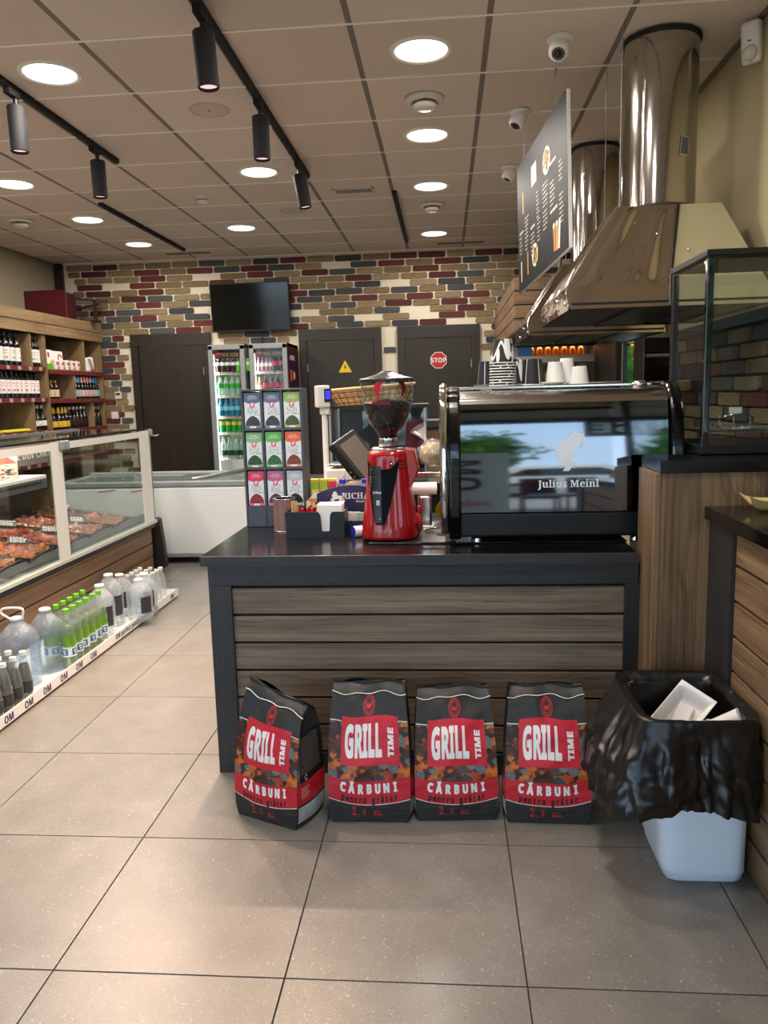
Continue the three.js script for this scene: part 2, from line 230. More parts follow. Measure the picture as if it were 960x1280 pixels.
{ const t = thing('television', 'black flat screen television mounted high on the brick wall', 'television', [-1.15, 2.44, ZB + 0.025]);
  part(t, 'bracket', box(0.3, 0.25, 0.06), M.matte, 0, 0, 0.03); part(t, 'bezel', box(0.9, 0.53, 0.05, 0.006), M.black, 0, 0, 0.095, 0.09); part(t, 'screen', box(0.875, 0.5, 0.004), phy(0x040404, 0.09), 0, 0.002, 0.122, 0.09);
  part(t, 'cable', tube([[0.1, -0.25, 0.05], [0.1, -0.4, 0.01], [0.1, -0.6, 0.005]], 0.006, 8, 6), M.matte);
}
{ const t = thing('thermostat', 'small white wall switch on the brick wall beside the left door', 'switch', [-2.86, 1.27, ZB + 0.018]); part(t, 'plate', box(0.085, 0.085, 0.012, 0.003), M.plastic, 0, 0, 0.006); part(t, 'rocker', box(0.05, 0.05, 0.01, 0.003), M.white, 0, 0, 0.012); }
{ const t = thing('access_keypad', 'small white keypad with dark display on bricks above the meat case', 'keypad', [-2.80, 1.5, ZB + 0.018]); part(t, 'housing', box(0.075, 0.085, 0.02, 0.004), M.plastic, 0, 0, 0.01); part(t, 'display', box(0.05, 0.025, 0.004), M.black, 0, 0.014, 0.02); }

// ================================================================ CEILING FITTINGS
const emitDisc = std(0x111111, 0.5, 0, { emissive: 0xfff6e6, emissiveIntensity: 3.2 });
const lightProto = thing('ceiling_downlight', '', 'light');
part(lightProto, 'trim_ring', lathe([[0.118, 0.004], [0.128, -0.008], [0.14, -0.009], [0.147, -0.003], [0.147, 0.004]], 36), M.white);
part(lightProto, 'diffuser', lathe([[0, -0.006], [0.119, -0.005], [0.12, 0.002]], 32), emitDisc);
rectLamp(lightProto, 0.2, 0.2, LAMP, 0xfff3ea, 0, -0.02, 0, -Math.PI / 2);
[[0.93, -1.57, 'nearest of the row over the grinder and counter'], [0.93, -2.77, 'second of the row over the grinder and counter'], [0.93, -3.97, 'third of the row over the grinder and counter'], [0.93, -5.77, 'farthest of the row over the counter, near the brick wall'],
  [-0.27, -3.37, 'between the two long spotlight tracks, mid ceiling'], [-0.86, -5.13, 'in front of the television'], [-0.86, -1.57, 'nearest on the left side of the ceiling'], [-2.07, -3.37, 'at the left edge above the wine shelf'], [-2.07, -4.54, 'left of the short far track, above the wine shelf'], [-2.07, -5.68, 'farthest on the left, beside the short far track'], [0.93, -0.37, 'over the counter front, just above the frame'], [0.93, 0.83, 'over the customer floor'], [-0.86, 0.23, 'over the aisle entrance'], [-2.07, -2.17, 'over the meat case'], [-2.07, -0.97, 'over the near end of the meat case']].forEach(([x, z, w], i) => {
  const l = `round glowing downlight ${w}`, o = i ? dup(lightProto, [x, H - 0.003, z], l) : lightProto; o.position.set(x, H - 0.003, z); o.userData.label = l; o.userData.group = 'round ceiling downlights'; });
const trackMat = std(0x08080a, 0.78);
function track(x, z0, z1, label) { const t = thing('light_track', label, 'track', [x, H - 0.003, (z0 + z1) / 2], 0, 'ceiling light tracks'); part(t, 'rail', box(0.034, 0.03, Math.abs(z1 - z0), 0.003), trackMat, 0, -0.012, 0); part(t, 'end_cap', box(0.037, 0.033, 0.02, 0.003), M.black, 0, -0.012, -Math.abs(z1 - z0) / 2); part(t, 'end_cap', box(0.037, 0.033, 0.02, 0.003), M.black, 0, -0.012, Math.abs(z1 - z0) / 2); }
track(0.057, -0.3, -3.48, 'long black track carrying three spotlights across the middle ceiling'); track(-1.115, -0.6, -2.92, 'black track with two spotlights on the left ceiling'); track(-1.71, -4.0, -6.0, 'short bare black track over the far left ceiling'); track(0.643, -4.06, -6.05, 'short bare black track at the far middle ceiling');
const spotProto = thing('track_spotlight', '', 'spotlight');
{ const o = spotProto; part(o, 'adapter', box(0.036, 0.04, 0.1, 0.004), trackMat, 0, -0.02, 0.03); part(o, 'stem', cyl(0.012, 0.012, 0.05, 10), M.black, 0, -0.06, 0);
  const b = part(o, 'housing', lathe([[0, 0], [0.042, -0.001], [0.045, -0.005], [0.045, -0.215], [0.041, -0.22], [0.04, -0.205]], 24), trackMat, 0, -0.075, 0);
  part(b, 'lens', lathe([[0, -0.206], [0.04, -0.206]], 24), std(0x221a1a, 0.3, 0, { emissive: 0xffd6d0, emissiveIntensity: 0.9 }));
  const s = new THREE.SpotLight(0xffd9bc, SPOT, 0, 0.75, 0.7, 2); s.name = 'spot_beam'; s.position.set(0, -0.31, 0); s.target.position.set(0, -2, 0); s.castShadow = true; o.add(s); o.add(s.target); }
[[0.057, -1.04, 'nearest spotlight of the middle track', 0.05], [0.057, -2.03, 'second spotlight of the middle track', 0], [0.057, -3.15, 'third, tilted spotlight at the far end of the middle track', 0.16], [-1.115, -1.7, 'nearer spotlight on the left track', 0], [-1.115, -2.63, 'farther spotlight at the end of the left track', 0]].forEach(([x, z, l, rz], i) => {
  const lab = `black cylinder ${l}`, o = i ? dup(spotProto, [x, H - 0.02, z], lab) : spotProto; o.position.set(x, H - 0.02, z); o.userData.label = lab; o.userData.group = 'black track spotlights'; const h = o.children.find((k) => k.name === 'housing'); h.rotation.z = rz; });
const ventProto = thing('air_valve', '', 'vent'); part(ventProto, 'collar', lathe([[0.07, 0], [0.108, -0.002], [0.1, -0.022], [0.072, -0.028], [0.068, -0.01]], 32), M.plastic); part(ventProto, 'disc', lathe([[0, -0.062], [0.05, -0.06], [0.066, -0.045], [0.06, -0.035], [0, -0.03]], 32), M.plastic); part(ventProto, 'stem', cyl(0.01, 0.01, 0.05, 8), M.grey, 0, -0.02, 0);
[[0.93, -2.165, 'over the counter between two downlights'], [0.93, -4.56, 'in the far part of the counter row'], [-2.64, -4.46, 'at the far left ceiling']].forEach(([x, z, w], i) => { const l = `round white air valve ${w}`, o = i ? dup(ventProto, [x, H, z], l) : ventProto; o.position.set(x, H, z); o.userData.label = l; o.userData.group = 'ceiling air valves'; });
[[-0.254, -2.16, 'nearer'], [-0.26, -4.56, 'farther']].forEach(([x, z, w]) => { const o = thing('ceiling_speaker', `${w} flush round grey ceiling speaker beside the middle track`, 'speaker', [x, H - 0.002, z], 0, 'flush ceiling speakers'); part(o, 'rim', lathe([[0.095, 0], [0.1, -0.006], [0.112, -0.004], [0.113, 0]], 32), std(0xb9b0a4, 0.6)); part(o, 'grille', lathe([[0, -0.004], [0.096, -0.003]], 32), std(0xc4b9ad, 0.8)); part(o, 'sensor', cyl(0.006, 0.006, 0.004, 10), M.black, 0, -0.005, 0); });
{ const o = thing('smoke_detector', 'small white smoke detector on the ceiling left of the middle track', 'detector', [-0.861, H, -3.956]); part(o, 'base', lathe([[0.06, 0], [0.06, -0.018], [0.05, -0.02], [0, -0.02]], 24), M.plastic); part(o, 'chamber', lathe([[0.04, -0.02], [0.045, -0.045], [0.03, -0.055], [0, -0.056]], 24), M.white); part(o, 'slot_band', lathe([[0.0435, -0.03], [0.0455, -0.038]], 24), M.midgrey); }
{ const o = thing('ceiling_grille', 'rectangular slotted air grille in the ceiling beside the downlights', 'vent', [0.33, H - 0.002, -4.0]); part(o, 'frame', merge([at(box(0.32, 0.012, 0.02), 0, 0, 0.07), at(box(0.32, 0.012, 0.02), 0, 0, -0.07), at(box(0.02, 0.012, 0.16), 0.15, 0, 0), at(box(0.02, 0.012, 0.16), -0.15, 0, 0)]), M.cream); for (let k = 0; k < 5; k++) part(o, 'slat', box(0.29, 0.004, 0.02), M.grey, 0, 0, -0.05 + k * 0.025, 0.5); }
{ const o = thing('ceiling_grille', 'long dark air slot in the ceiling at the brick wall above the right door', 'vent', [1.2, H - 0.003, -6.3]); part(o, 'frame', box(0.56, 0.008, 0.14), M.cream); part(o, 'slot', box(0.5, 0.004, 0.03), M.matte, 0, -0.004, 0.03); part(o, 'slot', box(0.5, 0.004, 0.03), M.matte, 0, -0.004, -0.03); }
{ const o = thing('ceiling_grille', 'long dark air slot in the far left ceiling at the brick wall', 'vent', [-1.75, H - 0.003, -6.25]); part(o, 'frame', box(0.56, 0.008, 0.14), M.cream); part(o, 'slot', box(0.5, 0.004, 0.03), M.matte, 0, -0.004, 0.03); part(o, 'slot', box(0.5, 0.004, 0.03), M.matte, 0, -0.004, -0.03); }
function dome(x, z, label, ry, tilt) { const o = thing('security_camera', label, 'camera', [x, H, z], ry, 'white dome cameras on the ceiling'); part(o, 'base', lathe([[0, 0], [0.06, 0], [0.062, -0.012], [0.055, -0.022], [0.048, -0.026], [0, -0.026]], 28), M.white); const b = part(o, 'turret', lathe([[0, 0.045], [0.035, 0.035], [0.048, 0.01], [0.046, -0.03], [0.038, -0.045], [0.03, -0.05], [0.0295, -0.044], [0, -0.044]], 28), M.white, 0, -0.05, 0.006, tilt); part(b, 'lens_plate', lathe([[0, -0.0445], [0.0295, -0.045]], 24), M.black); part(b, 'lens', new THREE.SphereGeometry(0.011, 12, 8), M.gloss, 0, -0.043, 0); for (let k = 0; k < 12; k++) { const a = k * Math.PI / 6; part(b, 'infrared_diode', cyl(0.003, 0.003, 0.003, 6), M.grey, 0.023 * Math.cos(a), -0.0465, 0.023 * Math.sin(a)); } }
dome(1.559, -1.53, 'nearest white dome camera, lens facing the shop front', -0.3, -0.75); dome(1.462, -2.44, 'middle white dome camera turned to the left side', -0.9, -0.55); dome(1.5, -3.55, 'farthest white dome camera beside the hanging menu board', -1.2, -0.4);
{ const o = thing('motion_sensor', 'white motion sensor at the top of the right wall corner', 'sensor', [XR - 0.01, 2.93, -1.5], -0.7); part(o, 'bracket', box(0.05, 0.05, 0.08, 0.005), M.plastic, 0, 0, -0.01); part(o, 'housing', box(0.085, 0.17, 0.06, 0.018, 3), M.plastic, 0, -0.02, 0.05, 0.2); part(o, 'lens', new THREE.SphereGeometry(0.034, 18, 12), phy(0xe8e4da, 0.3, { transmission: 0.2 }), 0, -0.065, 0.064); part(o, 'indicator', box(0.016, 0.005, 0.004), M.black, 0, -0.02, 0.082, 0.2); }
// ================================================================ COUNTERS
{ const c = thing('service_counter', 'dark framed service counter faced with brown horizontal wood slats', 'counter', [0.92, 0, -0.84]);
  const F = 0.39;   // front plane, local z
  part(c, 'carcass', box(1.55, 0.8, 0.72), M.matte, 0, 0.41, -0.005);
  part(c, 'apron', grain(1.57, 0.08, 0.05, 0, 0.002), M.darkWood, -0.0075, 0.782, F - 0.025);
  part(c, 'post', grain(0.086, 0.742, 0.05, 1, 0.002), M.darkWood, -0.7495, 0.371, F - 0.025); part(c, 'post', grain(0.052, 0.742, 0.05, 1, 0.002), M.darkWood, 0.757, 0.371, F - 0.025);
  part(c, 'plinth', grain(1.437, 0.082, 0.045, 0, 0.002), M.darkWood, 0.012, 0.043, F - 0.028);
  for (let k = 0; k < 6; k++) part(c, 'slat', grain(1.44, 0.0985, 0.018, 0, 0.0015), M.slat, 0.012, 0.681 - k * 0.1082, F - 0.022);
  part(c, 'side_panel', grain(0.02, 0.82, 0.7, 1, 0.002), M.darkWood, -0.7825, 0.411, -0.012); part(c, 'side_panel', grain(0.02, 0.82, 0.7, 1, 0.002), M.darkWood, 0.771, 0.411, -0.012);
  const w = thing('countertop', 'glossy black wood worktop with squared edge carrying the red grinder', 'worktop', [0.9, 0.822, -0.84]);
  part(w, 'slab', grain(1.58, 0.0375, 0.82, 0, 0.002), M.topWood, -0.0, 0.019, 0); part(w, 'edge_band', grain(1.582, 0.0375, 0.006, 0, 0.001), M.darkWood, 0, 0.0188, 0.412);
}
{ const c = thing('tall_counter', 'tall brown wood counter end with black top beside the coffee machine', 'counter', [2.058, 0, -0.5]);
  part(c, 'front_panel', grain(0.64, 1.155, 0.03, 1, 0.001), M.panel, -0.015, 0.5775, 0.204); part(c, 'edge_strip', grain(0.018, 1.155, 0.034, 1, 0.002), M.panel, -0.345, 0.5775, 0.204); part(c, 'side_panel', grain(0.02, 1.155, 0.19, 1, 0.001), M.panel, -0.344, 0.5775, 0.094);
  part(c, 'carcass', box(0.62, 1.15, 0.18), M.matte, 0.0, 0.575, 0.09); part(c, 'rear_carcass', box(0.4, 1.15, 0.45), M.matte, 0.09, 0.575, -0.23);
  part(c, 'top', grain(0.655, 0.042, 0.245, 0, 0.002), M.topWood, -0.015, 1.176, 0.108); part(c, 'rear_top', grain(0.42, 0.042, 0.46, 0, 0.002), M.topWood, 0.09, 1.176, -0.244);
}
{ const c = thing('side_counter', 'lower side counter with black top and slatted wood flank behind the bin', 'counter', [2.15, 0, 0.72]);
  part(c, 'carcass', box(0.47, 0.98, 1.95), M.matte, 0.0, 0.51, 0);
  part(c, 'post', grain(0.03, 0.99, 0.205, 1, 0.002), M.darkWood, -0.255, 0.505, -0.893); part(c, 'post', grain(0.03, 0.99, 0.2, 1, 0.002), M.darkWood, -0.255, 0.505, 0.9);
  for (let k = 0; k < 9; k++) part(c, 'slat', grain(0.018, 0.1005, 1.585, 2, 0.0015), M.panel, -0.249, 0.9475 - k * 0.1105, 0.006);
  part(c, 'top', grain(0.52, 0.042, 2.0, 2, 0.002), std(0x8c7464, 0.12, 0, { map: tDark }), -0.027, 1.023, 0);
  part(c, 'end_panel', box(0.48, 1.0, 0.02), M.darkWood, -0.01, 0.5, 0.99);
}
{ const g = thing('glass_display_case', 'black framed glass warming case on the tall counter at right', 'display case', [2.13, 1.198, -0.66]);
  const w = 0.46, d = 0.42, h = 0.685;
  part(g, 'base', box(w, 0.03, d, 0.003), M.black, 0, 0.016, 0); part(g, 'roof', box(w + 0.01, 0.022, d + 0.01, 0.004), M.black, 0, h - 0.01, 0);
  for (const [x, z] of [[-1, 1], [1, 1], [-1, -1], [1, -1]]) part(g, 'post', box(0.024, h - 0.05, 0.024, 0.004), x < 0 && z > 0 ? M.gloss : M.black, x * (w / 2 - 0.012), h / 2, z * (d / 2 - 0.012));
  part(g, 'front_pane', box(w - 0.04, h - 0.06, 0.005), M.glass, 0, h / 2, d / 2 - 0.01); part(g, 'side_pane', box(0.005, h - 0.06, d - 0.04), M.glass, -w / 2 + 0.01, h / 2, 0); part(g, 'rear_pane', box(w - 0.04, h - 0.06, 0.005), M.glass, 0, h / 2, -d / 2 + 0.01);
  const s = part(g, 'wire_shelf', merge([...Array(24)].map((_, k) => at(cyl(0.0015, 0.0015, d - 0.06, 5), -w / 2 + 0.03 + k * 0.0195, 0.075, 0, Math.PI / 2)).concat([at(box(w - 0.05, 0.006, 0.006), 0, 0.073, d / 2 - 0.03), at(box(w - 0.05, 0.006, 0.006), 0, 0.073, -d / 2 + 0.03)])), M.chrome);
}
{ const t = thing('wire_tray', 'round chrome wire tray holding a price card in the glass case', 'tray', [2.06, 1.274, -0.6]); part(t, 'rim', new THREE.TorusGeometry(0.062, 0.0025, 8, 32), M.chrome, 0, 0.03, 0, Math.PI / 2 - 0.5); part(t, 'rim', new THREE.TorusGeometry(0.045, 0.002, 8, 28), M.chrome, 0, 0.003, 0, Math.PI / 2); for (let k = 0; k < 6; k++) part(t, 'spoke', tube([[0.06 * Math.cos(k), 0.03 - 0.028 * Math.sin(k), 0.055 * Math.sin(k)], [0.045 * Math.cos(k), 0.003, 0.045 * Math.sin(k)], [0, 0.003, 0]], 0.0015, 6, 5), M.chrome); part(t, 'price_card', box(0.045, 0.022, 0.002), M.paper, 0.01, 0.07, -0.02, -0.1); }
solo('paper_boat', 'small pale yellow paper food boat on the side counter top', 'food tray', sheet(10, 6, (u, v) => { const a = (u - 0.5) * 0.16, e = Math.sin(v * Math.PI); return [a * (0.7 + 0.3 * (1 - e)), 0.035 * (1 - e) + 0.02 * Math.abs(2 * u - 1) ** 3, (v - 0.5) * 0.09]; }), std(0xd9bf7c, 0.7, 0, { side: THREE.DoubleSide }), [2.02, 1.046, -0.16]);

// ================================================================ ESPRESSO MACHINE
{ const m = thing('espresso_machine', 'large polished steel and black espresso machine seen from behind', 'coffee machine', [1.44, 0.86, -0.85]);
  const prof = []; const th = (t) => (0.4 + 6.3 * t + 4 * t * t) * Math.PI / 180;
  let z = 0.262, y = 0.125; prof.push([z, y]); for (let k = 0; k < 24; k++) { const a = th(k / 24); y += 0.405 / 24 * Math.cos(a); z -= 0.405 / 24 * Math.sin(a) * 1.0; prof.push([z, y]); }
  const top = []; { const P = new THREE.CatmullRomCurve3([[z, y], [z - 0.012, y + 0.018], [z - 0.05, y + 0.036], [z - 0.13, y + 0.047], [z - 0.45, y + 0.05]].map((p) => new THREE.Vector3(p[0], p[1], 0))); for (let k = 0; k <= 20; k++) { const q = P.getPoint(k / 20); top.push([q.x, q.y]); } }
  const strip = (pts, x0, x1) => sheet(1, pts.length - 1, (u, v) => { const p = pts[Math.round(v * (pts.length - 1))]; return [x0 + (x1 - x0) * u, p[1], p[0]]; });
  part(m, 'rear_panel', strip(prof, -0.378, 0.39), std(0x7b7e84, 0.045, 1));
  part(m, 'top_cover', strip(top, -0.378, 0.39), std(0xb3aaa2, 0.2, 1));
  part(m, 'body', box(0.78, 0.4, 0.44, 0.01), M.black, 0.005, 0.33, 0.0); part(m, 'lower_skirt', box(0.8, 0.097, 0.5, 0.012), M.black, 0.005, 0.077, 0.008);
  const cap = () => { const s = new THREE.Shape(); s.moveTo(0.255, 0.03); s.lineTo(0.288, 0.15); s.quadraticCurveTo(0.29, 0.42, 0.215, 0.55); s.quadraticCurveTo(0.19, 0.588, 0.13, 0.59); s.lineTo(-0.25, 0.59); s.lineTo(-0.25, 0.03); s.closePath(); const g = extr(s, 0.03, 0.008, 16); return at(g, 0, 0, 0, 0, -Math.PI / 2); };
  part(m, 'end_cap', cap(), M.gloss, -0.374, 0, 0); part(m, 'end_cap', cap(), M.gloss, 0.434, 0, 0);
  const curve = [[0.262, 0.05], [0.292, 0.15], [0.292, 0.32], [0.275, 0.42], [0.225, 0.55], [0.19, 0.588], [0.12, 0.597]];
  part(m, 'chrome_trim', tube(curve.map((p) => [-0.428, p[1], p[0]]), 0.016, 40, 8), M.chrome); part(m, 'side_cover', box(0.012, 0.5, 0.44, 0.005), M.chrome, -0.424, 0.31, 0.0);
  for (const [x, zz] of [[-0.306, 0.21], [0.29, 0.21], [-0.306, -0.2], [0.29, -0.2]]) part(m, 'foot', lathe([[0, 0], [0.02, 0.001], [0.022, 0.008], [0.018, 0.012], [0.018, 0.04], [0, 0.04]], 20), M.chrome, x, 0, zz);

  const head = head0;
  const onPanel = (g, x, y0) => { const p = g.attributes.position; for (let i = 0; i < p.count; i++) { const yy = y0 + p.getY(i); let k = 1; while (k < prof.length - 1 && prof[k][1] < yy) k++; const f = (yy - prof[k - 1][1]) / (prof[k][1] - prof[k - 1][1]); p.setXYZ(i, p.getX(i) + x, yy, prof[k - 1][0] + (prof[k][0] - prof[k - 1][0]) * f + 0.0008 + p.getZ(i)); } g.computeVertexNormals(); return g; };
  const lw = std(0xe4edf4, 0.5);
  part(m, 'logo', onPanel(extr(poly(head.map(([x, y]) => [x * 1.35, y * 1.35])), 0.0012), 0.035, 0.322), lw); part(m, 'lettering', onPanel(text('Julius Meinl', 0.0265, 0.0012, serif), 0.03, 0.226), lw);
  part(m, 'cup_tray', box(0.76, 0.012, 0.34, 0.003), M.steel, 0, 0.588, -0.13);
  part(m, 'cup_rail', tube([[-0.3, 0.6, 0.05], [0.3, 0.6, 0.05]], 0.004, 4, 8), M.chrome, 0, 0.0, -0.2); part(m, 'valve_knob', lathe([[0, 0], [0.03, 0], [0.03, 0.02], [0.012, 0.03], [0, 0.03]], 16), M.chrome, 0.33, 0.575, 0.05);
}
{ const s = solo('slate_mat', 'thin black slate mat under the grinder and coffee machine', 'mat', box(0.98, 0.007, 0.5, 0.003), std(0x1b1c1a, 0.35, 0, { bumpMap: bump, bumpScale: 0.003 }), [1.205, 0.8635, -0.87]); void s; }
{ const c = thing('power_cable', 'grey coiled cable end lying before the left machine foot', 'cable', [1.08, 0.868, -0.6]); part(c, 'coil', tube([...Array(40)].map((_, i) => [-0.03 + i * 0.0016, 0.012 + 0.011 * Math.sin(i * 1.1), 0.011 * Math.cos(i * 1.1)]), 0.0022, 160, 6), M.grey); part(c, 'lead', tube([[-0.03, 0.01, 0.01], [-0.08, 0.004, 0.02], [-0.16, 0.004, 0.01]], 0.004, 12, 6), M.rubber); }

// ================================================================ GRINDER
{ const g = thing('coffee_grinder', 'red coffee grinder with clear hopper on the black worktop', 'grinder', [0.792, 0.868, -0.765]); g.scale.set(1, 0.968, 1);
  const K = [[0, 0.114], [0.012, 0.118], [0.06, 0.112], [0.2, 0.094], [0.3, 0.086], [0.335, 0.084], [0.348, 0.079], [0.355, 0.066], [0.357, 0.0]];
  const rad = (y) => { for (let i = 1; i < K.length; i++) if (y <= K[i][0]) { const t = (y - K[i - 1][0]) / (K[i][0] - K[i - 1][0]); return K[i - 1][1] + (K[i][1] - K[i - 1][1]) * t; } return 0; };
  const surf = (a, y, off = 0) => { const r = rad(y) + off, c = Math.cos(a), s = Math.sin(a), n = 2.7, q = Math.pow(Math.pow(Math.abs(c), n) + Math.pow(Math.abs(s), n), -1 / n); return [r * q * s * 0.98, y + 0.006, r * q * c * 1.1]; };
  part(g, 'housing', sheet(64, K.length - 1, (u, v) => surf(u * 2 * Math.PI, K[Math.round(v * (K.length - 1))][0])), M.red);
  part(g, 'plinth', lathe([[0, 0], [0.112, 0], [0.112, 0.012], [0, 0.012]], 32), M.rubber);
  const fan = part(g, 'front_inset', sheet(16, 24, (u, v) => { const y = 0.062 + v * 0.262, w0 = -0.42 - 0.62 * v, w1 = -0.12 + 0.68 * Math.pow(v, 0.9), top = v > 0.85 ? (v - 0.85) * 0.35 * Math.sin(u * Math.PI) : 0; return surf(w0 + (w1 - w0) * u, y - top, 0.0035); }), phy(0x060607, 0.35, { specularIntensity: 0.15 }));
  part(fan, 'louvre_panel', sheet(8, 12, (u, v) => { const y = 0.07 + v * 0.225, w0 = -0.41 - 0.42 * v, w1 = -0.2 - 0.08 * v; return surf(w0 + (w1 - w0) * u, y, 0.006); }), std(0x1b1e20, 0.4));
  for (let k = 0; k < 9; k++) part(fan, 'louvre', tube([0, 0.25, 0.5, 0.75, 1].map((t) => surf(-0.72 + t * 0.4, 0.2 + k * 0.01, 0.008)), 0.0016, 8, 5), M.gloss);
  for (const [a, y] of [[-0.28, 0.085], [0.2, 0.302]]) part(fan, 'screw', new THREE.SphereGeometry(0.0045, 10, 8), M.chrome, ...surf(a, y, 0.004));
  const q = surf(-0.34, 0.15, 0.007); part(fan, 'emblem', text('B', 0.02, 0.002), M.white, ...q, 0, -0.34); const q2 = surf(-0.4, 0.19, 0.007); part(fan, 'lettering', text('Julius', 0.009, 0.0015, serif), M.white, ...q2, 0, -0.4);
  for (let k = 0; k < 3; k++) part(g, 'vent_slot', tube([0.42, 0.55, 0.7, 0.85].map((a) => surf(a, 0.285 + k * 0.014, -0.001)), 0.0025, 8, 5), M.black);
  part(g, 'motor_bulge', lathe([[0, -0.05], [0.05, -0.048], [0.062, -0.02], [0.064, 0.0], [0.055, 0.04], [0.03, 0.058], [0, 0.062]], 28), M.red, 0.068, 0.05, 0.01); part(g, 'rating_plate', box(0.032, 0.024, 0.002), M.matte, 0.1, 0.052, 0.068, 0, 0.55);
  part(g, 'dosing_knob', lathe([[0, 0], [0.013, 0.002], [0.013, 0.045], [0.008, 0.055], [0, 0.056]], 16), M.red, 0.115, 0.07, 0.0); part(g, 'rear_spout', extr(poly([[0.07, 0.36], [0.1, 0.355], [0.115, 0.28], [0.09, 0.22], [0.07, 0.2]]), 0.1, 0.006), M.red, 0, 0, -0.05);
  part(g, 'top_plate', lathe([[0.04, 0.361], [0.064, 0.361], [0.066, 0.365], [0.062, 0.37], [0.04, 0.37]], 36), M.alu); part(g, 'collar', lathe([[0.0, 0.365], [0.0385, 0.365], [0.0385, 0.405], [0.036, 0.409]], 32), M.steel); part(g, 'adjust_pin', box(0.03, 0.008, 0.008, 0.002), M.matte, 0.05, 0.374, 0.01, 0, 0.4);
  const hp = [[0.0365, 0.405], [0.037, 0.42], [0.045, 0.43], [0.06, 0.455], [0.075, 0.485], [0.088, 0.525], [0.0945, 0.56], [0.098, 0.6], [0.101, 0.64]];
  const hop = part(g, 'hopper', lathe(hp.concat([[0.098, 0.64], [0.0955, 0.6], [0.092, 0.56]]), 48), M.glass); hop.scale.set(1.05, 1, 1.05);
  const ht = canvasTex(512, 256, (c, w, h) => { c.clearRect(0, 0, w, h); c.fillStyle = '#d00d1c'; c.save(); c.translate(200, 100); c.scale(1650, -1650); c.beginPath(); head0.forEach(([x, y], i) => (i ? c.lineTo(x, y) : c.moveTo(x, y))); c.closePath(); c.fill(); c.restore(); c.font = 'bold 46px serif'; c.fillText('Julius Meinl', 70, 216); });
  for (const turn of [0, 2.8]) part(hop, 'hopper_print', sheet(24, 8, (u, v) => { const a = -0.75 + u * 1.5, y = 0.528 + v * 0.107, r = (y < 0.56 ? 0.0945 - (0.56 - y) * 0.185 : 0.0945 + (y - 0.56) * 0.0825) + 0.0008; return [r * Math.sin(a - 0.08), y, r * Math.cos(a - 0.08)]; }), std(0xffffff, 0.5, 0, { map: ht, transparent: true, side: THREE.DoubleSide }), 0, 0, 0, 0, turn);
  part(g, 'lid', lathe([[0, 0.672], [0.03, 0.672], [0.034, 0.668], [0.075, 0.655], [0.107, 0.648], [0.11, 0.644], [0.11, 0.634], [0.105, 0.634], [0.1, 0.64], [0, 0.642]], 40), std(0x2a2b2c, 0.25)); part(g, 'lid_cap', lathe([[0, 0.679], [0.02, 0.678], [0.024, 0.672]], 20), M.black);
}
{ // beans: the pile and the beans that show
  const b = new THREE.Group(); b.name = 'coffee_beans'; b.position.set(0.792, 0.868, -0.765); b.scale.set(1.05, 0.968, 1.05); scene.add(b); tag(b, 'dark roasted coffee beans filling the clear grinder hopper', 'coffee beans', null, 'stuff');
  const mat = phy(0x1c0f09, 0.3, { clearcoat: 0.3 }), pr = [[0, 0.408], [0.033, 0.409], [0.035, 0.423], [0.043, 0.434], [0.0575, 0.458], [0.0725, 0.488], [0.085, 0.526], [0.0885, 0.545], [0.09, 0.552], [0.05, 0.562], [0, 0.565]];
  part(b, 'bean_pile', lathe(pr, 40), mat);
  const g = new THREE.SphereGeometry(0.0055, 8, 6); g.scale(1, 0.62, 0.72); const im = new THREE.InstancedMesh(g, mat, 900); im.name = 'bean'; const d = new THREE.Object3D();
  for (let i = 0; i < 900; i++) { const t = 0.15 + R() * 0.85, y = 0.428 + t * 0.124; let r = 0; for (let k = 1; k < pr.length; k++) if (y <= pr[k][1] && pr[k][0] > 0.03) { const f = (y - pr[k - 1][1]) / (pr[k][1] - pr[k - 1][1]); r = pr[k - 1][0] + (pr[k][0] - pr[k - 1][0]) * f; break; } let a = R() * 6.283; let yy = y; if (i > 650) { const q = Math.sqrt(R()); r = q * 0.086; yy = 0.564 - 0.012 * q; } else r -= 0.001; d.position.set(r * Math.sin(a), yy, r * Math.cos(a)); d.rotation.set(R() * 6, R() * 6, R() * 6); d.updateMatrix(); im.setMatrixAt(i, d.matrix); }
  b.add(im);
}
// ================================================================ THINGS ON THE COUNTER
const CT = 0.86;
{ const n = thing('napkin_caddy', 'black plastic caddy with a notched front on the counter', 'caddy', [0.48, CT, -0.855]);
  const s = new THREE.Shape(); s.moveTo(-0.118, 0); s.lineTo(0.118, 0); s.lineTo(0.122, 0.105); s.lineTo(0.075, 0.105); s.quadraticCurveTo(0.066, 0.1, 0.064, 0.085); s.lineTo(0.061, 0.03); s.quadraticCurveTo(0.06, 0.024, 0.054, 0.024); s.lineTo(0.034, 0.024); s.quadraticCurveTo(0.028, 0.024, 0.027, 0.03); s.lineTo(0.024, 0.085); s.quadraticCurveTo(0.022, 0.1, 0.012, 0.105); s.lineTo(-0.122, 0.105); s.closePath();
  part(n, 'front', extr(s, 0.003, 0.001), M.black, 0, 0, 0.064); part(n, 'back', box(0.242, 0.105, 0.004), M.black, 0, 0.0525, -0.066); part(n, 'base', box(0.236, 0.004, 0.132), M.black, 0, 0.003, 0);
  for (const x of [-0.119, 0.119]) part(n, 'side', box(0.004, 0.105, 0.134), M.black, x, 0.0525, 0); part(n, 'divider', box(0.004, 0.09, 0.13), M.black, -0.005, 0.048, 0);
}
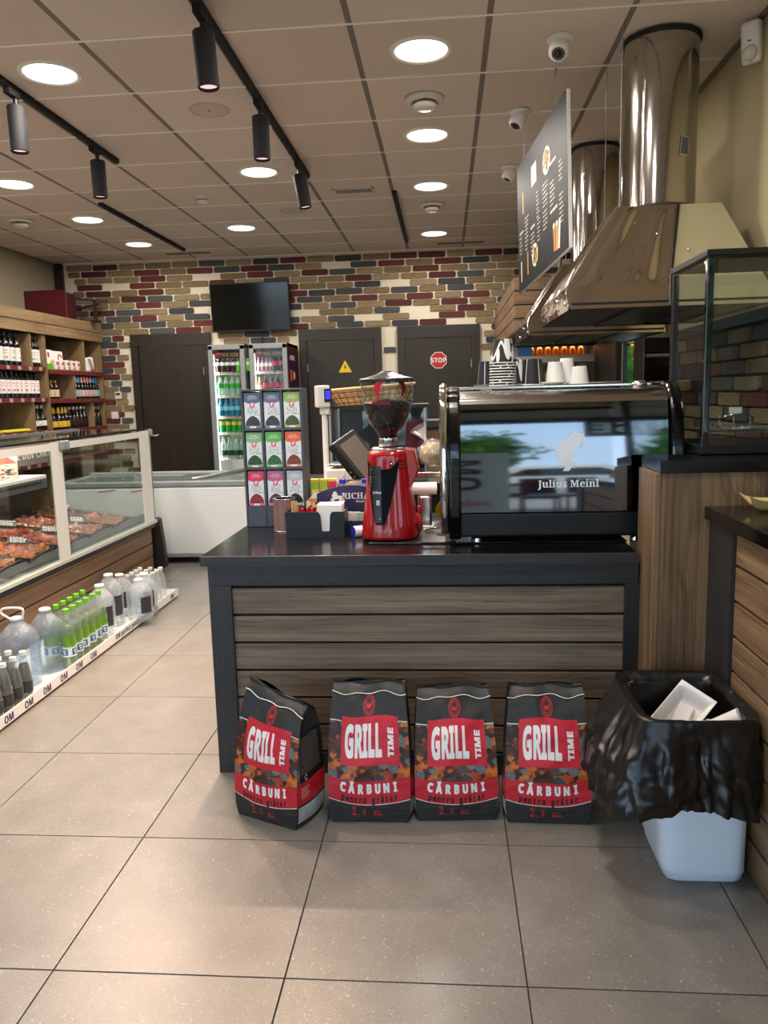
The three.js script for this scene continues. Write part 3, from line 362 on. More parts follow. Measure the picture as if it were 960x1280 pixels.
solo('napkin_stack', 'stack of white paper napkins standing in the black caddy', 'napkins', merge([...Array(9)].map((_, i) => at(box(0.104, 0.122 + R() * 0.008, 0.009, 0.003), 0.056 + rr(-0.002, 0.003), 0.064, 0.045 - i * 0.0105, -0.1, rr(-0.04, 0.04), rr(-0.03, 0.03)))), M.paper, [0.48, CT + 0.005, -0.855]);
for (let i = 0; i < 7; i++) solo('stirrer', `thin wooden coffee stirrer in the black caddy, ${ORD[i]} from the left in the bundle`, 'stirrer', at(box(0.005, 0.135, 0.0016, 0.0006, 1), 0, 0.07, 0, 0.05 * (i % 3 - 1), 0, -0.06 + i * 0.02), std(0xd8b27c, 0.6), [0.372 + i * 0.0045, CT + 0.006, -0.85 + 0.006 * (i % 3)], 'wooden stirrers in the caddy');
for (let i = 0; i < 5; i++) { const l = `red sugar sachet sticking out of the caddy, ${ORD[i]} from the left`; const o = thing('sugar_sachet', l, 'sachet', [0.405 + i * 0.018, CT + 0.085, -0.86 + 0.01 * (i % 2)], 0.3 * i, 'red sugar sachets'); part(o, 'packet', box(0.014, 0.06, 0.009, 0.004), std(0xc0101e, 0.35), 0, 0, 0, 0, 0, 0.3 - i * 0.12); if (i % 2) part(o, 'print', box(0.01, 0.02, 0.011, 0.003), M.white, 0, 0, 0, 0, 0, 0.3 - i * 0.12); }
{ const t = thing('sugar_tin', 'dusty rose printed tin can with a steel rim left of the caddy', 'tin', [0.318, CT, -0.965]);
  const tx = canvasTex(512, 256, (c, w, h) => { c.fillStyle = '#947068'; c.fillRect(0, 0, w, h); const q = rng(4); for (let i = 0; i < 900; i++) { c.fillStyle = `rgba(${150 + 40 * q()},${110 + 40 * q()},${104 + 30 * q()},.35)`; c.fillRect(q() * w, q() * h, 14 * q(), 2); } c.fillStyle = '#eee'; c.fillRect(300, 190, 60, 50); c.fillStyle = '#222'; for (let i = 0; i < 16; i++) c.fillRect(304 + i * 3.4, 194, 1 + 2 * q(), 42); });
  part(t, 'body', cyl(0.047, 0.047, 0.138, 36), std(0xffffff, 0.4, 0.2, { map: tx }), 0, 0.071, 0, 0, 3.4); part(t, 'rim', new THREE.TorusGeometry(0.0475, 0.0025, 8, 36), M.chrome, 0, 0.141, 0, Math.PI / 2); part(t, 'base_rim', new THREE.TorusGeometry(0.0475, 0.0022, 8, 36), M.chrome, 0, 0.002, 0, Math.PI / 2); part(t, 'lid', cyl(0.045, 0.045, 0.004, 32), M.midgrey, 0, 0.138, 0); }
{ // tea rack and its nine boxes
  const X = 0.125, W = 0.272, ZR = -1.06, r = thing('tea_rack', 'dark nine compartment rack filled with coloured tea boxes', 'rack', [X + W / 2, CT, ZR - 0.065]), fm = std(0x4a4d55, 0.4);
  part(r, 'base', box(W, 0.085, 0.13, 0.003), fm, 0, 0.0425, 0); part(r, 'back', box(W, 0.6, 0.01), fm, 0, 0.3, -0.06);
  for (let i = 0; i < 4; i++) part(r, 'upright', box(0.009, 0.6, 0.13, 0.001), fm, -W / 2 + 0.0045 + i * 0.0877, 0.305, 0); for (let j = 0; j < 4; j++) part(r, 'shelf', box(W, 0.009, 0.13, 0.001), fm, 0, 0.089 + j * 0.1725, 0);
  const C = [['#5c6f8a', '#5c6f8a', '#33363a', 'blue-grey topped white tea box over black leaves, top left'], ['#66748c', '#66748c', '#3a3638', 'blue-grey topped white tea box over dark brown leaves, top middle'], ['#9bb86a', '#a9b82a', '#4b5320', 'olive green topped white tea box, top right'], ['#8fc081', '#7fae5a', '#2c4a26', 'soft green topped white tea box, middle left'], ['#63c25c', '#6ed04c', '#2f6b2c', 'bright green topped white tea box, centre'], ['#ee6a3c', '#f0785a', '#8a3a1a', 'orange topped white tea box, middle right'], ['#e8395e', '#f05070', '#a01f36', 'crimson topped white tea box, bottom left'], ['#c9688c', '#d884a0', '#5a2a36', 'mauve topped white tea box, bottom middle'], ['#c3c9cd', '#d8d4c8', '#2c2c30', 'pale grey topped white tea box, bottom right']];
  C.forEach(([a, b, lf, l], i) => { const cx = i % 3, cy = Math.floor(i / 3), q = rng(30 + i);
    const tx = canvasTex(160, 320, (c, w, h) => { c.fillStyle = '#e9f1f1'; c.fillRect(0, 0, w, h); c.fillStyle = a; c.beginPath(); c.moveTo(0, 0); c.lineTo(w, 0); c.lineTo(w, 80); c.quadraticCurveTo(w / 2, 118, 0, 80); c.fill(); if (b !== a) { c.fillStyle = b; c.fillRect(0, 0, w, 14); }
      c.fillStyle = 'rgba(255,255,255,.85)'; c.fillRect(46, 28, 70, 5); c.fillRect(30, 44, 104, 4); c.fillStyle = 'rgba(255,255,255,.5)'; c.fillRect(40, 56, 84, 4);
      for (let k = 0; k < 150; k++) { c.fillStyle = q() < 0.5 ? lf : (q() < 0.6 ? b : '#7fa8a0'); c.globalAlpha = 0.3; c.beginPath(); c.ellipse(30 + 100 * q(), 130 + 70 * q(), 5 * q() + 2, 2.5 * q() + 1, q() * 3, 0, 7); c.fill(); } c.globalAlpha = 1;
      c.fillStyle = '#ea6f8d'; c.beginPath(); c.arc(80, 112, 27, 0, 7); c.fill(); c.save(); c.translate(80, 114); c.scale(330, -330); c.fillStyle = '#fff'; c.beginPath(); head0.forEach(([x, y], k) => (k ? c.lineTo(x, y) : c.moveTo(x, y))); c.fill(); c.restore();
      c.fillStyle = '#9fc08c'; c.fillRect(96, 196, 60, 7); c.fillStyle = lf; c.beginPath(); c.moveTo(8, 282); c.quadraticCurveTo(24, 222, 80, 208); c.quadraticCurveTo(140, 222, 154, 282); c.lineTo(154, 300); c.lineTo(8, 300); c.fill();
      for (let k = 0; k < 140; k++) { const x = 20 + 120 * q(), y = 226 + 70 * q(); if (y < 210 + Math.abs(x - 80) * 0.75) continue; c.strokeStyle = q() < 0.5 ? 'rgba(0,0,0,.55)' : 'rgba(255,255,255,.22)'; c.lineWidth = 1.6; c.beginPath(); c.moveTo(x, y); c.lineTo(x + 14 - 28 * q(), y + 12 - 24 * q()); c.stroke(); } c.fillStyle = b; c.globalAlpha = 0.8; c.beginPath(); c.ellipse(24, 310, 26, 16, 0, 0, 7); c.ellipse(134, 310, 24, 18, 0, 0, 7); c.fill(); });
    const o = thing('tea_box', `${l} of the rack`, 'tea box', [X + 0.0485 + cx * 0.0877, CT + 0.0945 + (2 - cy) * 0.1725, ZR - 0.06], 0, 'tea boxes in the rack'); part(o, 'carton', box(0.072, 0.155, 0.1, 0.002, 1), M.paper, 0, 0.0785, 0); part(o, 'front_print', box(0.071, 0.154, 0.0012), std(0xffffff, 0.4, 0, { map: tx }), 0, 0.0785, 0.0506); });
}
{ // navy tea display with lion emblem
  const d = thing('tea_display', 'navy arched counter display lettered RICHARD with a lion emblem', 'display', [0.61, CT, -0.99]);
  const s = new THREE.Shape(); s.moveTo(-0.15, 0.0); s.lineTo(0.15, 0); s.lineTo(0.15, 0.155); s.quadraticCurveTo(0, 0.225, -0.15, 0.155); s.closePath(); part(d, 'backboard', extr(s, 0.006, 0.001), M.navy, 0, 0, 0.0);
  part(d, 'lettering', text('RICHARD', 0.026, 0.001, serif), M.paper, 0.045, 0.145, 0.008); part(d, 'lettering', text('Royal Tea', 0.009, 0.001, serif), M.paper, 0.05, 0.12, 0.008);
  part(d, 'lion_emblem', extr(poly([[-0.028, -0.02], [-0.022, -0.02], [-0.02, -0.008], [-0.008, -0.006], [0, -0.004], [0.006, -0.02], [0.012, -0.02], [0.012, -0.006], [0.022, -0.02], [0.028, -0.018], [0.022, -0.002], [0.024, 0.006], [0.032, 0.01], [0.034, 0.018], [0.026, 0.012], [0.018, 0.008], [-0.004, 0.01], [-0.008, 0.022], [-0.014, 0.028], [-0.022, 0.026], [-0.026, 0.016], [-0.03, 0.01], [-0.026, 0.002], [-0.034, -0.004], [-0.036, -0.014], [-0.03, -0.01]]), 0.001), M.paper, -0.055, 0.137, 0.008);
  part(d, 'tray', merge([at(box(0.3, 0.045, 0.004), 0, 0.0225, 0.07), at(box(0.3, 0.004, 0.075), 0, 0.004, 0.036), at(box(0.004, 0.045, 0.075), -0.148, 0.0225, 0.036), at(box(0.004, 0.045, 0.075), 0.148, 0.0225, 0.036), at(box(0.004, 0.045, 0.075), 0, 0.0225, 0.036)]), M.navy);
  for (let i = 0; i < 8; i++) solo('tea_sachet', `${['white', 'mint green', 'white', 'pale grey'][i % 4]} tea sachet in the navy display tray, ${ORD[i]} from the left`, 'sachet', box(0.05, 0.06, 0.006, 0.002), [M.paper, std(0x9fd0b4, 0.6), M.paper, std(0xb9c2c6, 0.6)][i % 4], [0.48 + i * 0.037, CT + 0.05, -0.96 + 0.012 * (i % 3)], 'tea sachets');
}
{ const r = thing('paper_roll', 'small white receipt roll with blue end lying before the grinder', 'paper roll', [0.69, CT + 0.023, -0.815], 0.55); part(r, 'roll', cyl(0.022, 0.022, 0.12, 28), M.paper, 0, 0, 0, 0, 0, Math.PI / 2); part(r, 'end_disc', cyl(0.0215, 0.0215, 0.003, 28), std(0x1632a8, 0.4), -0.0612, 0, 0, 0, 0, Math.PI / 2); }
function waterBottle(name, label, p, group) { const o = thing(name, label, 'bottle', p, 0, group); part(o, 'body', lathe([[0, 0.003], [0.028, 0], [0.032, 0.006], [0.032, 0.12], [0.026, 0.15], [0.014, 0.172], [0.0125, 0.186], [0, 0.186]], 20), M.clear); part(o, 'label', cyl(0.0325, 0.0325, 0.05, 20), std(0x2430a8, 0.4), 0, 0.125, 0); part(o, 'cap', cyl(0.0145, 0.0145, 0.018, 16), std(0x2036c0, 0.4), 0, 0.193, 0); }
waterBottle('water_bottle', 'clear bottle with blue cap behind the navy display, left one', [0.555, CT, -1.12], 'blue capped bottles behind the display'); waterBottle('water_bottle', 'clear bottle with blue cap behind the navy display, beside the grinder', [0.655, CT, -1.12], 'blue capped bottles behind the display');
[[0.425, 0x9db82a, 'lime green'], [0.466, 0x9db82a, 'second lime green'], [0.506, 0xd81b55, 'pink']].forEach(([x, c, l], i) => { const o = thing('juice_carton', `small ${l} juice carton standing behind the orange snack box`, 'carton', [x, CT + 0.085, -1.15], 0.05, 'juice cartons'); part(o, 'carton', box(0.036, 0.115, 0.036, 0.002), std(c, 0.4), 0, 0.0575, 0); part(o, 'top', box(0.037, 0.012, 0.037, 0.002), M.yellow, 0, 0.112, 0); part(o, 'print', box(0.026, 0.04, 0.002), std(0xd9e06a, 0.5), 0, 0.05, 0.0185); });
{ const tx = canvasTex(256, 256, (c, w, h) => { const q = rng(8); c.fillStyle = '#e99a3c'; c.fillRect(0, 0, w, h); for (let i = 0; i < 90; i++) { c.fillStyle = ['#f2c14a', '#c9462c', '#f5e08c', '#7a3e8c', '#e26a2a', '#fff2d0'][Math.floor(q() * 6)]; c.beginPath(); c.arc(q() * w, 40 + q() * h, 6 + 20 * q(), 0, 7); c.fill(); } c.fillStyle = '#c8202c'; c.fillRect(110, 30, 90, 26); c.fillStyle = '#f4efe4'; c.fillRect(0, 200, w, 56); });
  const o = thing('snack_box', 'orange printed snack box beside the tea rack', 'box', [0.445, CT, -1.09]); part(o, 'box', box(0.125, 0.11, 0.05, 0.002), M.paper, 0, 0.055, 0); part(o, 'front_print', extr(poly([[-0.062, 0], [0.05, 0], [0.05, 0.165], [0.005, 0.165], [-0.062, 0.095]]), 0.002), std(0xffffff, 0.5, 0, { map: (() => { tx.repeat.set(8, 8); tx.offset.set(0.5, 0); tx.wrapS = tx.wrapT = THREE.RepeatWrapping; return tx; })() }), 0, 0.0, 0.026); }
solo('white_plate', 'white round plate standing on edge behind the juice cartons', 'plate', at(lathe([[0, 0], [0.05, 0.001], [0.066, 0.006], [0.067, 0.008], [0.05, 0.004], [0, 0.003]], 32), 0, 0.067, 0, 0, 0, Math.PI / 2 - 0.12), M.white, [0.552, CT + 0.09, -1.19]);
{ const o = thing('paper_dispenser', 'grey steel paper dispenser holding a white roll right of the grinder', 'dispenser', [0.925, CT, -1.02]); part(o, 'body', box(0.06, 0.14, 0.07, 0.012), M.steel, 0, 0.072, 0); part(o, 'foot', box(0.08, 0.01, 0.1, 0.004), M.alu, 0, 0.005, 0); const r = thing('paper_towel_roll', 'white paper towel roll on the steel dispenser', 'paper roll', [0.925, CT + 0.17, -1.0]); part(r, 'paper', cyl(0.026, 0.026, 0.105, 24), M.paper, 0, 0, 0, 0, 0, Math.PI / 2); part(r, 'core', cyl(0.01, 0.01, 0.109, 16), M.cream, 0, 0, 0, 0, 0, Math.PI / 2); }
solo('yellow_cloth', 'crumpled bright yellow cloth hanging behind the counter beside the machine', 'cloth', sheet(12, 16, (u, v) => [(u - 0.5) * (0.05 + 0.07 * Math.sin(v * 2.6)) + 0.02 * Math.sin(v * 5), -v * 0.15, 0.025 * Math.sin(u * 9 + v * 3) + 0.01 * Math.sin(u * 21)]), std(0xcfb916, 0.7, 0, { side: THREE.DoubleSide }), [1.04, 1.04, -1.12]);
{ const o = thing('steel_tongs', 'bent white and steel serving tongs on the mat by the grinder', 'tongs', [0.98, CT + 0.008, -0.83], -0.4); part(o, 'arm', tube([[-0.06, 0.006, 0], [0, 0.02, 0.01], [0.055, 0.02, 0.02], [0.065, 0.008, 0.035], [0.02, 0.004, 0.045]], 0.004, 24, 8), M.chrome); part(o, 'arm', tube([[-0.06, 0.006, 0], [0, 0.012, -0.02], [0.06, 0.01, -0.01]], 0.006, 16, 8), M.white); part(o, 'tip', box(0.03, 0.006, 0.02, 0.002), M.chrome, 0.035, 0.004, 0.045); }
// cups on the machine
const cupArt = (seed, stripes) => canvasTex(256, 128, (c, w, h) => { const q = rng(seed); c.fillStyle = '#16161a'; c.fillRect(0, 0, w, h); c.strokeStyle = '#f0f0ea'; c.fillStyle = '#f0f0ea'; if (stripes) { for (let i = 0; i < 26; i++) { c.lineWidth = 4; c.beginPath(); const x = q() * w, y = q() * h; c.moveTo(x, y); c.bezierCurveTo(x + 20, y - 30 * q(), x + 40, y + 30, x + 60, y); c.stroke(); } for (let i = 0; i < 8; i++) { c.beginPath(); c.arc(q() * w, q() * h, 5 + 9 * q(), 0, 7); c.fill(); } } else { c.lineWidth = 3; c.strokeRect(30, 30, 50, 80); c.strokeRect(150, 30, 50, 80); for (let i = 0; i < 12; i++) { c.beginPath(); c.arc(90 + 40 * q() + (i % 2) * 120, 20 + q() * 90, 4 + 5 * q(), 0, 7); c.stroke(); } } });
const cupA = std(0xffffff, 0.5, 0, { map: cupArt(3, 1) }), cupB = std(0xffffff, 0.5, 0, { map: cupArt(9, 0) }), cupBody = (h, r) => lathe([[0, h], [r * 0.72, h], [r * 0.74, h - 0.002], [r * 0.98, 0.006], [r * 1.06, 0.004], [r * 1.06, 0], [r * 0.98, 0]], 28);
const YM = 1.455, ZM = -1.0;
function cup(l, x, y, z, h, r, m, group) { const o = thing('paper_cup', l, 'cup', [x, y, z], R() * 6, group); const b = part(o, 'body', cupBody(h, r), m); part(b, 'rim', new THREE.TorusGeometry(r * 1.04, 0.0025, 6, 28), M.white, 0, 0.003, 0, Math.PI / 2); }
for (let k = 0; k < 9; k++) cup(`upside down striped paper cup in the tall nest, ${k ? (k === 8 ? 'topmost' : ORD[k] + ' from the bottom') : 'lowest'}`, 1.26, YM + k * 0.0115, ZM, 0.1, 0.052, cupA, 'nested striped cups');

cup('black patterned paper cup left of the striped nest', 1.195, YM, ZM - 0.05, 0.105, 0.04, cupB, 'patterned cups'); cup('black patterned paper cup directly right of the striped nest', 1.322, YM, ZM - 0.04, 0.11, 0.035, cupA, 'patterned cups'); cup('wide black paper cup with a white outlined square', 1.385, YM, ZM - 0.03, 0.108, 0.052, cupB, 'patterned cups');
cup('left white paper cup upside down on the machine', 1.475, YM, ZM, 0.092, 0.039, M.white, 'plain white cups'); cup('middle and tallest white paper cup on the machine', 1.53, YM, ZM - 0.05, 0.108, 0.037, M.white, 'plain white cups'); cup('right and shortest white paper cup on the machine', 1.575, YM, ZM, 0.072, 0.039, M.white, 'plain white cups'); solo('saucer_stack', 'low white saucer beside the white cups on the machine', 'saucer', lathe([[0, 0], [0.03, 0], [0.05, 0.008], [0.051, 0.011], [0.03, 0.005], [0, 0.005]], 28), M.white, [1.46, YM, ZM + 0.07]);

// ================================================================ BEHIND THE COUNTER
{ const b = thing('back_counter', 'dark low work table behind the service counter', 'counter', [0.58, 0, -2.45]); part(b, 'top', box(0.95, 0.04, 0.62, 0.004), M.black, 0, 0.9, 0); part(b, 'carcass', box(0.92, 0.88, 0.58), M.darkWood, 0, 0.44, 0); }
{ const b = thing('bar_cabinet', 'brown wood cabinet with black top behind the grinder', 'cabinet', [1.0, 0, -3.15]); part(b, 'body', grain(0.4, 1.2, 0.3, 1, 0.002), M.panel, 0, 0.6, 0); part(b, 'top', box(0.43, 0.05, 0.34, 0.003), std(0x3a3d42, 0.35), 0, 1.225, 0); part(b, 'side_leaf', grain(0.02, 1.1, 0.26, 1, 0.002), M.door, 0.24, 0.55, 0.1); }
{ const p = thing('pastry_case', 'small countertop glass case with black roof under the wicker basket', 'display case', [0.62, 0.92, -2.45]); const w = 0.58, h = 0.445, d = 0.4;
  part(p, 'base', box(w, 0.03, d, 0.004), M.alu, 0, 0.016, 0); part(p, 'roof', box(w + 0.02, 0.016, d + 0.02, 0.003), M.black, 0, h, 0); part(p, 'inner_shelf', box(w - 0.04, 0.012, d - 0.08), std(0x3b55b8, 0.4), 0, 0.17, 0);
  for (const [x, z] of [[-1, 1], [0.1, 1], [1, 1], [-1, -1], [1, -1]]) part(p, 'post', box(0.016, h - 0.03, 0.016, 0.003), x === 0.1 ? M.black : M.alu, x * (w / 2 - 0.01), h / 2, z * (d / 2 - 0.01)); part(p, 'front_pane', box(w - 0.03, h - 0.05, 0.005), phy(0xf0f4f5, 0.02, { transmission: 1, thickness: 0, ior: 1.5 }), 0, h / 2, d / 2); part(p, 'side_pane', box(0.005, h - 0.05, d - 0.03), M.glass, -w / 2, h / 2, 0); part(p, 'side_pane', box(0.005, h - 0.05, d - 0.03), M.glass, w / 2, h / 2, 0); part(p, 'back_panel', box(w - 0.02, h - 0.04, 0.006), M.midgrey, 0, h / 2, -d / 2); }
{ const b = thing('wicker_basket', 'shallow tan wicker basket resting on the pastry case roof', 'basket', [0.575, 1.38, -2.43], 0.08); b.scale.set(1.22, 1.1, 1.1); b.rotation.z = 0.06; const wm = std(0xb98d55, 0.7), wm2 = std(0x8a6335, 0.75), loop = (y, e, n = 40) => [...Array(n)].map((_, k) => { const a = k / n * 6.2832, c = Math.cos(a), s = Math.sin(a), q = Math.pow(c * c * c * c + s * s * s * s, -0.25); return [(0.17 + e) * c * q, y, (0.1 + e * 0.8) * s * q]; });
  const stk = []; for (let k = 0; k < 44; k++) { const A = loop(0, 0, 44)[k], B = loop(0.085, 0.045, 44)[k]; stk.push(tube([A, B], 0.003, 2, 5)); } part(b, 'stakes', merge(stk), wm2);
  for (let j = 0; j < 8; j++) part(b, 'weave_ring', tube(loop(0.004 + j * 0.0098, j * 0.0052, 60).map((p, k) => [p[0] * (1 + 0.008 * ((k + j) % 2 ? 1 : -1)), p[1], p[2] * (1 + 0.008 * ((k + j) % 2 ? 1 : -1))]), 0.0048, 120, 5, true), j % 3 === 1 ? wm2 : wm); part(b, 'rim', tube(loop(0.088, 0.047), 0.009, 80, 8, true), std(0xcfa871, 0.6)); part(b, 'floor', box(0.33, 0.006, 0.19, 0.002), wm2, 0, 0.003, 0); }
{ const s = thing('retail_scale', 'white shop scale with a pole mounted display head', 'scale', [0.345, 0.92, -2.16]); part(s, 'body', box(0.3, 0.1, 0.2, 0.015), M.plastic, 0.14, 0.055, 0.04); part(s, 'pan', box(0.28, 0.012, 0.2, 0.004), M.alu, 0.15, 0.125, 0.04); part(s, 'pan_support', box(0.06, 0.03, 0.06), M.grey, 0.14, 0.108, 0.04); part(s, 'pole', cyl(0.017, 0.017, 0.42, 16), M.white, -0.025, 0.21, -0.02); part(s, 'pole_socket', box(0.055, 0.05, 0.05, 0.008), M.plastic, -0.022, 0.43, -0.02); const h = part(s, 'display_head', box(0.075, 0.125, 0.09, 0.008), M.plastic, -0.035, 0.51, -0.02, 0, 0.35); part(h, 'bezel', box(0.042, 0.075, 0.004), M.black, 0.024, 0.005, 0.046); part(h, 'screen', box(0.03, 0.05, 0.003), std(0x2a35c8, 0.2, 0, { emissive: 0x3a48ff, emissiveIntensity: 0.35 }), 0.024, 0.008, 0.0485); }
{ const m = thing('cash_register_screen', 'tilted black cash register touchscreen left of the grinder', 'screen', [0.575, 1.1, -1.62]); const u = new THREE.Vector3(0.6, -0.8, 0).normalize(), n = new THREE.Vector3(0.62, 0.46, 0.4); n.addScaledVector(u, -n.dot(u)).normalize(); const v = new THREE.Vector3().crossVectors(n, u); m.setRotationFromMatrix(new THREE.Matrix4().makeBasis(u, v, n));
  part(m, 'housing', box(0.3, 0.23, 0.045, 0.012), M.black); part(m, 'bezel', box(0.29, 0.22, 0.006, 0.003), M.matte, 0, 0, 0.022); part(m, 'screen', box(0.24, 0.17, 0.003), std(0x5c5853, 0.4), 0, 0, 0.0255); for (let k = 0; k < 3; k++) part(m, 'key', new THREE.SphereGeometry(0.004, 8, 6), M.grey, 0.02 + k * 0.03, -0.115, 0.0); }
{ const o = thing('cash_register', 'black cash register and printer under the tilted screen', 'cash register', [0.62, 0.8, -1.55]); part(o, 'stand', box(0.12, 0.2, 0.1, 0.02), M.black, 0.03, 0.12, -0.05); part(o, 'printer', box(0.26, 0.17, 0.2, 0.02), M.matte, -0.02, 0.1, 0.06); part(o, 'paper_cover', lathe([[0, -0.12], [0.05, -0.12], [0.05, 0.12], [0, 0.12]], 24), M.black, -0.02, 0.17, 0.06, 0, 0, Math.PI / 2); const t = thing('work_table', 'dark staff table carrying the cash register', 'table', [0.6, 0, -1.6]); part(t, 'top', box(0.8, 0.03, 0.4, 0.003), M.black, 0, 0.785, 0); for (const [x, z] of [[-1, -1], [-1, 1], [1, -1], [1, 1]]) part(t, 'leg', box(0.04, 0.77, 0.04), M.black, x * 0.37, 0.385, z * 0.17); }
{ const g = sheet(28, 14, (u, v) => { const a = u * 6.2832, q = Math.sin(v * Math.PI) ** 0.6, n = 1 + 0.08 * Math.sin(a * 5 + v * 9) + 0.06 * Math.sin(a * 11 - v * 6); return [0.1 * Math.cos(a) * q * n, 0.075 * Math.sin(a) * q * n, (v - 0.5) * 0.22]; }); const t = thing('bread_bag', 'clear plastic bag holding a crusty loaf behind the grinder', 'bag', [0.96, 1.02, -1.95], -0.5); part(t, 'film', g, phy(0xffffff, 0.15, { transmission: 0.9, thickness: 0, ior: 1.5 }), 0, 0.09, 0); part(t, 'tail', at(lathe([[0.01, 0], [0.018, 0.03], [0.05, 0.08]], 16), 0, 0, 0), phy(0xffffff, 0.2, { transmission: 0.85, thickness: 0, side: THREE.DoubleSide }), -0.06, 0.16, 0, 0, 0, 0.6); solo('bread_loaf', 'crusty brown bread loaf inside the clear bag', 'bread', sheet(26, 14, (u, v) => { const a = u * 6.2832, q = Math.sin(v * Math.PI) ** 0.45, n = 1 + 0.07 * fbm(u * 9, v * 9, 4, 3); return [0.085 * Math.cos(a) * q * n, 0.06 * Math.sin(a) * q * n, (v - 0.5) * 0.19]; }), std(0x8d7a55, 0.85, 0, { bumpMap: bump, bumpScale: 0.006 }), [0.96, 1.105, -1.95]); const s = thing('work_stand', 'narrow steel stand under the bread bag', 'stand', [1.17, 0, -1.95]); part(s, 'top', box(0.5, 0.03, 0.24, 0.003), M.steel, -0.1, 1.0, 0); part(s, 'body', box(0.26, 0.98, 0.22), M.steel, 0, 0.495, 0); }
